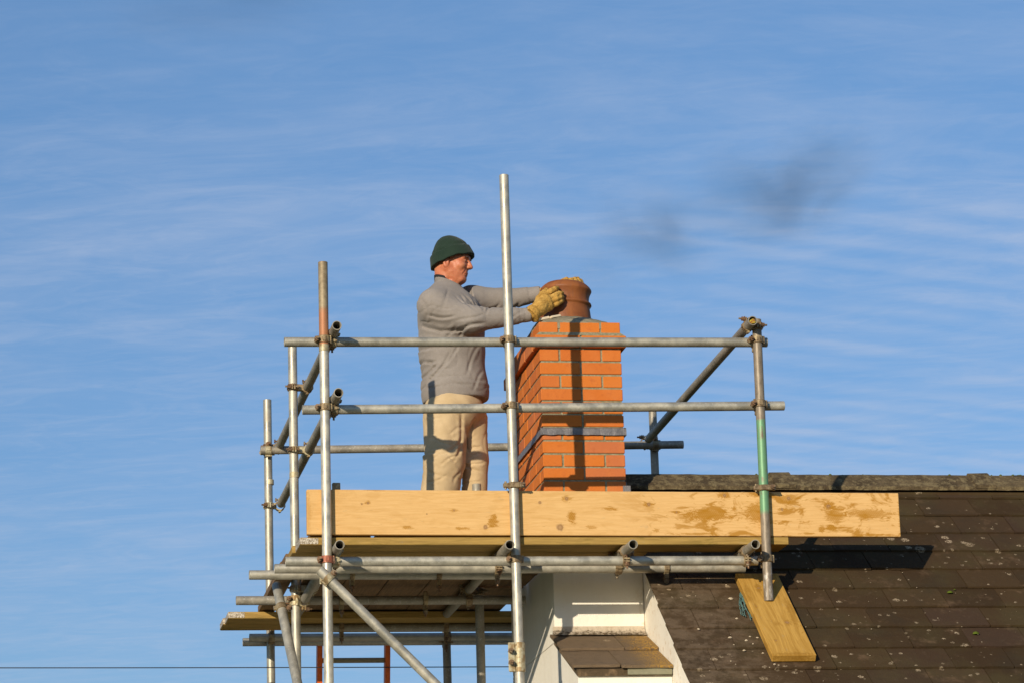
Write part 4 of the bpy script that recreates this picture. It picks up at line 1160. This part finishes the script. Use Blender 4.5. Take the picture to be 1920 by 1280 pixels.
# ------------------------------------------------------------------ the man
MY = 1.17
FEET = Vector((U(850, 1060, MY)[0], MY, ZT))
man = empty('person', FEET, 'person in green hat, grey sweatshirt and tan gloves, both hands on the chimney pot', 'person')
man['_w'] = tuple(FEET); MW = np.array(FEET)
def UU(x, y, Y): return np.array(U(x, y, Y))
HA = R(-24)                                   # facing direction in plan
hf = np.array([math.cos(HA), math.sin(HA), 0]); hl = np.array([-math.sin(HA), math.cos(HA), 0]); hu = np.array([0, 0, 1.0])
pit = R(9)
f2 = hf*math.cos(pit)-hu*math.sin(pit); u2 = hu*math.cos(pit)+hf*math.sin(pit)
HO = UU(849, 489, MY)
HAX = np.array([f2, hl, u2])
def hloc(X, Y, Z):
    x, y, z = X-HO[0], Y-HO[1], Z-HO[2]
    return [x*a[0]+y*a[1]+z*a[2] for a in HAX]
def hw(p): return HO+HAX[0]*p[0]+HAX[1]*p[1]+HAX[2]*p[2]
neckb = UU(842, 550, MY+.01)
def head_sdf(X, Y, Z):
    x, y, z = hloc(X, Y, Z); ay = np.abs(y)
    d = ell(x, y, z, (-.014, 0, .033), (.096, .075, .086))
    d = smin(d, ell(x, y, z, (.034, 0, -.030), (.056, .061, .085)), .03)
    d = smin(d, cap(x, ay, z, (-.008, .057, -.058), (.056, .022, -.106), .022, .018), .03)
    d = smin(d, ell(x, y, z, (.066, 0, -.104), (.024, .026, .019)), .022)
    d = smin(d, ell(x, ay, z, (.060, .037, -.030), (.024, .023, .022)), .02)
    d = smin(d, cap(x, ay, z, (.086, .008, .020), (.074, .044, .018), .0095), .016)
    d = smin(d, ell(x, y, z, (.067, 0, -.068), (.022, .033, .030)), .018)
    d = smax(d, -ell(x, ay, z, (.099, .030, -.003), (.019, .017, .013)), .012)
    d = smin(d, ell(x, ay, z, (.075, .030, -.004), (.0125, .0155, .0105)), .003)
    d = smin(d, cap(x, y, z, (.086, 0, .008), (.107, 0, -.031), .0080, .0125), .010)
    d = smin(d, ell(x, ay, z, (.097, .012, -.036), (.012, .0080, .0080)), .006)
    d = smax(d, -ell(x, ay, z, (.103, .0065, -.045), (.007, .0038, .004)), .002)
    d = smin(d, ell(x, y, z, (.086, 0, -.0675), (.0085, .022, .0055)), .004)
    d = smin(d, ell(x, y, z, (.084, 0, -.0790), (.0085, .019, .0060)), .004)
    d = smax(d, -ell(x, y, z, (.094, 0, -.0735), (.012, .024, .0016)), .002)
    d = smax(d, -cap(x, ay, z, (.093, .022, -.050), (.078, .034, -.078), .0025), .006)
    d = smax(d, -ell(x, y, z, (.092, 0, -.0895), (.008, .018, .0030)), .006)
    # ears
    e = ell(x, ay, z, (-.012, .079, -.028), (.0175, .0085, .031), np.array([[.96, -.25, 0], [.25, .96, .1], [0, -.1, 1]]))
    e = smax(e, -ell(x, ay, z, (-.007, .088, -.022), (.009, .006, .018)), .004)
    d = smin(d, e, .006)
    # neck
    d = smin(d, cap(X, Y, Z, hw((-.030, 0, -.045)), neckb, .060, .064), .028)
    d = smin(d, cap(X, Y, Z, hw((-.052, 0, -.050)), UU(838, 552, MY), .042, .055), .025)
    d = smax(d, -cap(x, ay, z, (.01, .058, -.118), (-.02, .062, -.17), .004), .02)
    d = d-.0009*sn(X, Y, Z, 160)
    return d
V, F = surfnet(head_sdf, HO-.155-np.array([0, 0, .06]), HO+.155, .0031)
# the rest of the body as the clothes cover it, part of the same mesh
SH_R = UU(815, 574, 1.02); SH_L = UU(886, 562, 1.28)
def body_sdf(X, Y, Z):
    d = ell(X, Y, Z, UU(842, 590, MY), (.12, .15, .13)); d = smin(d, ell(X, Y, Z, UU(850, 690, MY), (.11, .12, .20)), .04)
    d = smin(d, ell(X, Y, Z, UU(852, 775, MY), (.10, .12, .10)), .03)
    d = smin(d, cap(X, Y, Z, neckb, UU(842, 580, MY), .052, .08), .03)
    for a, b_, r1, r2 in ((SH_R, UU(888, 599, .93), .055, .045), (UU(888, 599, .93), UU(988, 590, .91), .045, .03), (SH_L, UU(940, 566, 1.27), .055, .045), (UU(940, 566, 1.27), UU(1006, 553, 1.21), .045, .03),
                          (UU(838, 775, 1.12), UU(832, 870, 1.10), .065, .05), (UU(832, 870, 1.10), UU(814, 1030, 1.10), .048, .035), (UU(878, 775, 1.20), UU(890, 870, 1.18), .055, .042), (UU(890, 870, 1.18), UU(890, 1042, 1.19), .042, .035)):
        d = smin(d, cap(X, Y, Z, a, b_, r1, r2), .012)
    return d
V2, F2 = surfnet(body_sdf, (UU(780, 640, MY)[0]-.02, .75, ZT-.02), (UU(1020, 640, MY)[0]+.02, 1.52, neckb[2]+.01), .014)
Vb = np.concatenate([V, V2]); Fb = np.concatenate([F, F2+len(V)])
body = link('body', np_mesh('body', Vb, Fb, M['skin'], MW), man)
def child(name, V, F, m): return link(name, np_mesh(name, V, F, m, MW), man)
# lips, eyes
def hell(name, c, r, m, h=.0016):
    lo = hw(c)-max(r)*1.25; hi = hw(c)+max(r)*1.25
    V, F = surfnet(lambda X, Y, Z: ell(*hloc(X, Y, Z), c, r), lo, hi, h); return child(name, V, F, m)
hell('lower_lip', (.0850, 0, -.0787), (.0092, .0185, .0048), M['lip'])
for sg in (1, -1): hell('eye', (.0785, .030*sg, -.004), (.0105, .0125, .0042), M['eye'])
for sg in (1, -1): hell('eyebrow', (.0905, .030*sg, .0145), (.006, .019, .0032), M['hair'])
# short hair below the hat at the nape
def hair_sdf(X, Y, Z):
    x, y, z = hloc(X, Y, Z)
    d = ell(x, y, z, (-.014, 0, .033), (.099, .0785, .0885))
    d = smin(d, cap(X, Y, Z, hw((-.050, 0, -.015)), hw((-.058, 0, -.052)), .054, .045), .02)
    d = smax(d, -(.075-np.abs(y)*0-(-x)-.03), 0.0) if False else smax(d, x+.028, .004)
    return smax(d, -(z+.062), .01)-.0006*sn(X, Y, Z, 400)
V, F = surfnet(hair_sdf, HO-.14, HO+.14, .004); child('hair', V, F, M['hair'])
# knitted hat
ht = R(25)
def hat_q(x, y, z):
    cx_, cz_ = x+.001, z+.0035
    return cx_*math.cos(ht)+cz_*math.sin(ht), y, -cx_*math.sin(ht)+cz_*math.cos(ht)
def dome_sdf(X, Y, Z):
    x, y, z = hloc(X, Y, Z); qx, qy, qz = hat_q(x, y, z)
    d = ell(qx, qy, qz, (.003, 0, .041), (.1065, .091, .090))
    d = smin(d, ell(x, y, z, (-.038, 0, .085), (.058, .058, .048)), .04)
    d = smax(d, -(qz-.012), .006)
    ang_ = np.arctan2(qy, qx)
    seam = np.minimum(np.abs(np.sin(ang_*1.5+.4)), 1)
    d = d+.0022*np.exp(-(seam/.09)**2)*(qz > .06)
    fold = .0024*np.sin(qz*150+3*np.sin(qx*22)+2*np.sin(qy*19))*np.clip((.095-qz)/.04, 0, 1)
    return d-fold-.0008*sn(X, Y, Z, 120)
V, F = surfnet(dome_sdf, HO-.16, HO+.17, .0042)
hat = child('knit_hat', V, F, M['hat'])
def cuff_sdf(X, Y, Z):
    x, y, z = hloc(X, Y, Z); qx, qy, qz = hat_q(x, y, z)
    k = np.sqrt((qx/.1115)**2+(qy/.0965)**2)
    wob = .0025*np.sin(np.arctan2(qy, qx)*5+1)+.0015*np.sin(np.arctan2(qy, qx)*11)
    dr = np.abs((k-1)*.103+.006*(qz-.02)/.03)-.0075
    dz = np.abs(qz-.024-wob)-.0275
    return np.sqrt(np.maximum(dr, 0)**2+np.maximum(dz, 0)**2)+np.minimum(np.maximum(dr, dz), 0)-.0035
V, F = surfnet(cuff_sdf, HO-.16, HO+.16, .0036)
link('hat_cuff', np_mesh('hat_cuff', V, F, M['hat'], MW), hat)

# sweatshirt
TAZ = R(-30)
tf = np.array([math.cos(TAZ), math.sin(TAZ), 0]); tl = np.array([-math.sin(TAZ), math.cos(TAZ), 0]); TAX = np.array([tf, tl, hu])
TAX2 = np.array([[math.cos(R(-16)), math.sin(R(-16)), 0], [-math.sin(R(-16)), math.cos(R(-16)), 0], [0, 0, 1.0]])
EL_R = UU(888, 601, .93); WR_R = UU(993, 590.5, .905)
EL_L = UU(945, 562, 1.27); WR_L = UU(1012, 551, 1.21)
hemz = UU(850, 752, MY)[2]
def fold_amp(X, Y, Z):
    f_ = 0
    return f_
CF = UU(848, 541, MY)-.0
NCK = UU(843, 538, MY)
def sweat_base(X, Y, Z):
    d = ell(X, Y, Z, UU(845, 598, MY), (.178, .205, .165), TAX)
    d = smin(d, ell(X, Y, Z, UU(848, 660, MY), (.183, .180, .23), TAX2), .08)
    d = smin(d, ell(X, Y, Z, UU(853, 735, MY), (.190, .180, .20), TAX2), .06)
    d = smin(d, cap(X, Y, Z, NCK+np.array([0, 0, .005]), UU(838, 580, MY), .079, .145), .04)
    d = smin(d, cap(X, Y, Z, UU(832, 552, MY-.03), UU(814, 570, 1.05), .066, .080), .06)
    d = smin(d, cap(X, Y, Z, UU(848, 554, MY+.04), UU(888, 563, 1.27), .060, .072), .05)
    a1 = cap(X, Y, Z, UU(815, 577, 1.03), EL_R, .082, .067); a2 = cap(X, Y, Z, EL_R, WR_R, .066, .042)
    d = smin(d, smin(a1, a2, .04), .055)
    b1 = cap(X, Y, Z, SH_L, EL_L, .076, .062); b2 = cap(X, Y, Z, EL_L, WR_L, .060, .043)
    return smin(d, smin(b1, b2, .03), .035)
def folds(X, Z, L):
    """explicit cloth folds: a valley with a raised lip, along segments given in photo pixels"""
    out = 0
    for (x0, y0, x1, y1, wpx, dep) in L:
        a = U(x0, y0, 1.02); b = U(x1, y1, 1.02); ax_, az_ = a[0], a[2]; dx, dz = b[0]-ax_, b[2]-az_; L2 = dx*dx+dz*dz; ln = math.sqrt(L2)
        t = ((X-ax_)*dx+(Z-az_)*dz)/L2; s = ((X-ax_)*dz-(Z-az_)*dx)/ln
        s = s+.006*np.sin(t*5+x0)
        w_ = wpx/354.0; env = np.exp(-(np.clip(np.abs(t-.5)-.32, 0, None)/.16)**2)
        out = out+dep*env*(np.exp(-(s/w_)**2)-.55*np.exp(-((s-1.9*w_)/(1.3*w_))**2)-.35*np.exp(-((s+2.0*w_)/(1.4*w_))**2))
    return out
SW_FOLDS = [(872, 550, 898, 592, 2.2, .0055), (881, 548, 907, 588, 2.2, .0055), (889, 550, 914, 582, 2.2, .005), (862, 556, 880, 592, 2.2, .005), (850, 560, 872, 582, 2.0, .005),
    (800, 596, 848, 604, 2.2, .007), (806, 582, 850, 588, 2.0, .004), (795, 604, 830, 628, 2.6, .008), (826, 622, 900, 622, 2.6, .010), (905, 600, 918, 578, 1.8, .007), (896, 596, 903, 580, 1.8, .005),
    (930, 600, 955, 582, 1.8, .004), (940, 612, 975, 598, 2.0, .004), (850, 612, 900, 604, 2.4, .005), (830, 646, 850, 616, 2.6, .004), (854, 648, 872, 616, 2.6, .004),
    (788, 640, 812, 652, 2.4, .008), (786, 668, 818, 674, 2.6, .008), (788, 700, 822, 684, 2.6, .007), (800, 720, 846, 660, 2.6, .006), (872, 700, 900, 640, 2.6, .004), (826, 690, 860, 652, 2.4, .005), (884, 730, 908, 690, 2.6, .004),
    (790, 560, 800, 600, 2.6, .004), (925, 566, 948, 552, 2.2, .006), (950, 570, 985, 552, 2.2, .007), (965, 572, 1000, 556, 2.0, .006)]
TR_FOLDS = [(796, 842, 832, 856, 1.8, .006), (822, 872, 862, 852, 1.8, .006), (806, 820, 846, 836, 1.8, .005), (800, 905, 838, 892, 1.8, .005), (874, 900, 908, 892, 1.8, .005), (874, 800, 886, 840, 1.8, .006), (846, 770, 868, 790, 1.8, .005), (800, 775, 826, 786, 1.8, .004), (880, 868, 912, 858, 1.8, .006), (866, 770, 860, 860, 3.0, .006), (840, 812, 868, 800, 2.4, .004), (838, 850, 868, 822, 2.6, .005), (846, 866, 870, 838, 2.4, .004), (800, 880, 832, 894, 2.6, .004), (884, 800, 896, 782, 2.2, .006),
    (886, 836, 906, 828, 2.4, .007), (884, 848, 908, 844, 2.2, .006), (876, 862, 908, 880, 2.6, .006), (880, 820, 898, 806, 2.2, .004), (796, 800, 800, 860, 2.6, .003), (818, 760, 816, 800, 2.0, .003), (862, 880, 850, 905, 2.4, .004)]
def crease(ph, p=2.6): return (1-np.abs(np.sin(ph)))**p
def sweat_sdf(X, Y, Z):
    d = sweat_base(X, Y, Z)
    o_ = UU(850, 600, MY); u = X-o_[0]; v = Z-o_[2]
    wn = sn(X, Y, Z, 15)*1.5; wn2 = sn(X, Y, Z, 31, 1.3)
    arm = np.clip((u-.00)/.10, 0, 1)*np.clip((v+.11)/.05, 0, 1)
    bod = 1-arm
    G = folds(X, Z, SW_FOLDS)*np.where(u > .2, 1.0, (Y < MY+.12))
    A = (crease((u*.75+v*1.25)*30+wn*1.8+wn2*.5, 5)*.0030+crease((u*1.4-v*.5)*34+wn*2.2, 5)*.0022)*(.4+np.exp(-((u-.13)/.09)**2)+np.exp(-((u-.36)/.07)**2))
    B = crease((v*1.0-u*.95)*21+wn*2.2+wn2*.6, 5)*.0030+crease((v*.55+u*1.2)*23+wn*2.0+1, 5)*.0022+crease((v*1.5-u*.15)*30+wn*1.8, 4)*.005*(np.exp(-((v+.375)/.035)**2)+np.exp(-((u+.17)/.04)**2)*.8)
    up = np.clip((.14-v)/.05, .15, 1)
    seam = .005*np.exp(-((u+.095-.35*v)/.007)**2)*np.clip((v+.02)/.05, 0, 1)*np.clip((.15-v)/.05, 0, 1)*(Y < MY)
    d = d+(A*arm+B*bod)*up+G+seam-.0016*wn
    hz = hemz+.045*u-.004
    band = np.clip((hz+.060-Z)/.004, 0, 1)
    d = d+(.0035*band+.004*np.exp(-((Z-hz-.062)/.004)**2))*bod
    d = smax(d, hz-Z, .008)
    for w_, e_ in ((WR_R, EL_R), (WR_L, EL_L)):
        q = (w_-e_)/np.linalg.norm(w_-e_)
        t = (X-w_[0])*q[0]+(Y-w_[1])*q[1]+(Z-w_[2])*q[2]
        near = (np.sqrt((X-w_[0])**2+(Y-w_[1])**2+(Z-w_[2])**2) < .13)
        d = np.where(near, smax(d, t-.010, .006), d)
        d = d+np.where(near & (t > -.055), .0025, 0)+np.where(near, .0035*np.exp(-((t+.057)/.004)**2), 0)
    # open neck: everything above the slanting collar plane is cut away
    tt = math.tan(R(24)); c = NCK
    pl_ = ((Z-c[2])+(X-c[0])*tt)*math.cos(R(24))
    rad = np.sqrt((X-c[0])**2+(Y-c[1])**2)
    d = np.where(rad < .13, smax(d, pl_-.004, .006), d)
    d = smax(d, -cap(X, Y, Z, c+np.array([-.03, 0, .10]), c+np.array([.0, 0, -.03]), .069), .005)
    return d
slo = (UU(770, 640, MY)[0]-.02, .72, hemz-.07); shi = (WR_L[0]+.06, 1.52, UU(850, 525, MY)[2]+.02)
V, F = surfnet(sweat_sdf, slo, shi, .0062)
sweat = child('sweatshirt', V, F, M['sweat'])
# collar band
def collar_sdf(X, Y, Z):
    c = NCK+np.array([0, 0, .001])
    x, y, z = X-c[0], Y-c[1], Z-c[2]
    tiltx = math.tan(R(24))
    zz_ = z+x*tiltx
    k = np.sqrt((x/.077)**2+(y/.076)**2)
    dr = np.abs((k-1)*.077)-.0035; dz = np.abs(zz_)-.010
    return np.sqrt(np.maximum(dr, 0)**2+np.maximum(dz, 0)**2)-.0035
V, F = surfnet(collar_sdf, CF-.13, CF+.13, .0042)
link('collar', np_mesh('collar', V, F, M['rib'], MW), sweat)
def tee_sdf(X, Y, Z):
    c = NCK+np.array([-.008, .0, .014]); x, y, z = X-c[0], Y-c[1], Z-c[2]
    k = np.sqrt((x/.071)**2+(y/.070)**2); zz_ = z+x*math.tan(R(24))
    dr = np.abs((k-1)*.07)-.003; dz = np.abs(zz_)-.016
    d = np.sqrt(np.maximum(dr, 0)**2+np.maximum(dz, 0)**2)-.002
    return smax(d, x+.022, .01)
V, F = surfnet(tee_sdf, CF-.12, CF+.12, .0028); child('undershirt', V, F, M['tee'])

# trousers
kz = UU(850, 870, MY)[2]
def trs(X, Y, Z):
    d = ell(X, Y, Z, UU(852, 768, MY-.02), (.158, .168, .13), TAX)
    n1 = cap(X, Y, Z, UU(836, 785, 1.12), UU(833, 865, 1.10), .126, .109); n2 = cap(X, Y, Z, UU(833, 865, 1.10), UU(809, 1030, 1.11), .107, .098)
    m1 = cap(X, Y, Z, UU(882, 785, 1.20), UU(890, 865, 1.18), .093, .073); m2 = cap(X, Y, Z, UU(890, 865, 1.18), UU(891, 1030, 1.19), .070, .070)
    d = smin(d, smin(n1, n2, .03), .03); d = smin(d, smin(m1, m2, .03), .016)
    u = X-UU(850, 800, MY)[0]; v = Z-kz
    wn = sn(X, Y, Z, 13)*1.4
    knee = np.exp(-((v)/.09)**2)
    w0 = crease((v*1.2+u*.7)*19+wn*2, 5)*(.3+knee)*.0035+crease((v*.6-u*1.3)*16+wn*1.8+1, 5)*.003+folds(X, Z, TR_FOLDS)
    w1 = .35*(np.abs(np.sin((v*1.15+u*.55)*34+wn*2.3))**1.4-.5)*.0075*(.45+1.0*knee+.7*np.exp(-((v-.30)/.07)**2))
    w2 = np.sin((u-.12*v)*48+wn*1.5)*.0030*(1-.6*knee)
    w3 = (np.abs(np.sin((v*.8-u*.9)*30+wn*3))-.5)*.006*np.exp(-((v+.16)/.10)**2)
    d = d-.5*w1-.6*w2-.3*w3+w0
    top = UU(850, 735, MY)[2]
    d = smax(d, Z-top, .006); d = smax(d, (ZT+.055)-Z, .006)
    return d
V, F = surfnet(trs, (UU(765, 800, MY)[0]-.02, .80, ZT+.02), (UU(930, 800, MY)[0]+.03, 1.46, UU(850, 735, MY)[2]+.02), .0068)
child('trousers', V, F, M['trouser'])
# boots
for (px_, Y_, a_) in ((812, 1.11, -34), (892, 1.21, -14)):
    c = UU(px_, 1050, Y_); c[2] = ZT; fa = np.array([math.cos(R(a_)), math.sin(R(a_)), 0]); la_ = np.array([-fa[1], fa[0], 0]); AX = np.array([fa, la_, hu])
    def bs(X, Y, Z, c=c, AX=AX):
        x, y, z = [(X-c[0])*q[0]+(Y-c[1])*q[1]+(Z-c[2])*q[2] for q in AX]
        d = cap(x, y, z, (-.03, 0, .045), (.14, 0, .038), .046, .042); d = smin(d, cap(x, y, z, (-.02, 0, .06), (-.03, 0, .15), .046, .05), .03)
        d = smax(d, -z+.020, .003); sole = smax(cap(x, y*1.0, z, (-.035, 0, .02), (.15, 0, .02), .050, .047), np.abs(z-.011)-.010, .003)
        return np.minimum(d, sole)
    V, F = surfnet(bs, c-np.array([.22, .22, .02]), c+np.array([.26, .22, .22]), .009)
    child('boot', V, F, M['boot'])

# near glove: back of the hand to the camera, fingers spread up and right round the pot
def glove_near(X, Y, Z):
    W0 = UU(996, 590, .885)
    yk = .905
    palm = cap(X, Y, Z, UU(1012, 574, .905), UU(1023, 566, .915), .036, .036)
    palm = smin(palm, cap(X, Y, Z, UU(1015, 582, .91), UU(1030, 575, .92), .027, .024), .02)
    palm = smin(palm, cap(X, Y, Z, UU(1013, 562, .92), UU(1020, 556, .93), .028, .024), .02)
    d = smin(palm, cap(X, Y, Z, UU(1002, 584, .895), UU(1012, 576, .90), .040, .037), .02)
    # gauntlet cuff flares over the sleeve end
    a = UU(999, 588, .892); b_ = UU(1009, 578, .90); q = (b_-a)/np.linalg.norm(b_-a)
    t = (X-a[0])*q[0]+(Y-a[1])*q[1]+(Z-a[2])*q[2]
    rad = np.sqrt(np.maximum((X-a[0])**2+(Y-a[1])**2+(Z-a[2])**2-t*t, 0))
    ga = smax(rad-(.046-.25*t), np.abs(t+.002)-.016, .006)
    d = smin(d, ga, .012)
    fing = [((1021, 553, .93), (1033, 546.5, .925), (1040, 542.5, .935), (1044.5, 541, .955), .0155),
            ((1028, 560, .915), (1041, 554.5, .912), (1049, 551, .925), (1053, 550, .948), .0160),
            ((1031, 567, .915), (1043, 561.5, .912), (1050, 558, .922), (1053.5, 557.5, .945), .0152),
            ((1034, 574, .925), (1045, 568.5, .920), (1051, 565, .930), (1054, 564, .950), .0148)]
    fg = None
    for p0, p1, p2, p3, r_ in fing:
        e = cap(X, Y, Z, UU(*p0), UU(*p1), r_*1.05, r_*1.02); e = smin(e, cap(X, Y, Z, UU(*p1), UU(*p2), r_*1.04, r_), .004); e = smin(e, cap(X, Y, Z, UU(*p2), UU(*p3), r_, r_*.85), .004)
        fg = e if fg is None else smin(fg, e, .0012)
    d = smin(d, fg, .008)
    th = cap(X, Y, Z, UU(1010, 563, .94), UU(1016, 552, .965), .018, .017); th = smin(th, cap(X, Y, Z, UU(1016, 552, .965), UU(1024, 545, .985), .017, .0145), .004)
    d = smin(d, th, .010)
    return d-.0016*sn(X, Y, Z, 95)-.0009*sn(X, Y, Z, 230, 2)
c = UU(1024, 568, .92)
V, F = surfnet(glove_near, c-np.array([.115, .085, .115]), c+np.array([.12, .11, .115]), .0030)
child('work_glove', V, F, M['glove'])
# far glove: arm passes behind the pot, fingers over the back of the rim
def glove_far(X, Y, Z):
    d = cap(X, Y, Z, UU(1016, 551, 1.20), UU(1040, 541, 1.25), .034, .034)
    d = smin(d, cap(X, Y, Z, UU(1040, 541, 1.25), UU(1066, 534, 1.24), .034, .030), .02)
    d = smin(d, cap(X, Y, Z, UU(1048, 530, 1.22), UU(1062, 523.5, 1.175), .014, .012), .006)      # thumb
    fg = None
    for i, (x_, y_, yy) in enumerate(((1069, 525.5, 1.18), (1075, 524, 1.20), (1081, 525.0, 1.215), (1086, 528, 1.23))):
        e = cap(X, Y, Z, UU(1060+i*3, 533, 1.24), UU(x_+2, y_, yy), .0165, .0150); e = smin(e, cap(X, Y, Z, UU(x_+2, y_, yy), UU(x_+6, y_+6, yy-.03), .0150, .013), .004)
        fg = e if fg is None else smin(fg, e, .0015)
    d = smin(d, fg, .01)
    return d-.002*sn(X, Y, Z, 105)-.0013*sn(X, Y, Z, 230, 2)
c = UU(1052, 534, 1.21)
V, F = surfnet(glove_far, c-np.array([.16, .12, .11]), c+np.array([.17, .11, .10]), .0034)
child('work_glove', V, F, M['glove'])
for o in list(S.objects):
    if '_w' in o: del o['_w']
S.cycles.use_denoising = True
print('tris', sum(len(o.data.loops)-2*len(o.data.polygons) for o in S.objects if o.type == 'MESH'))
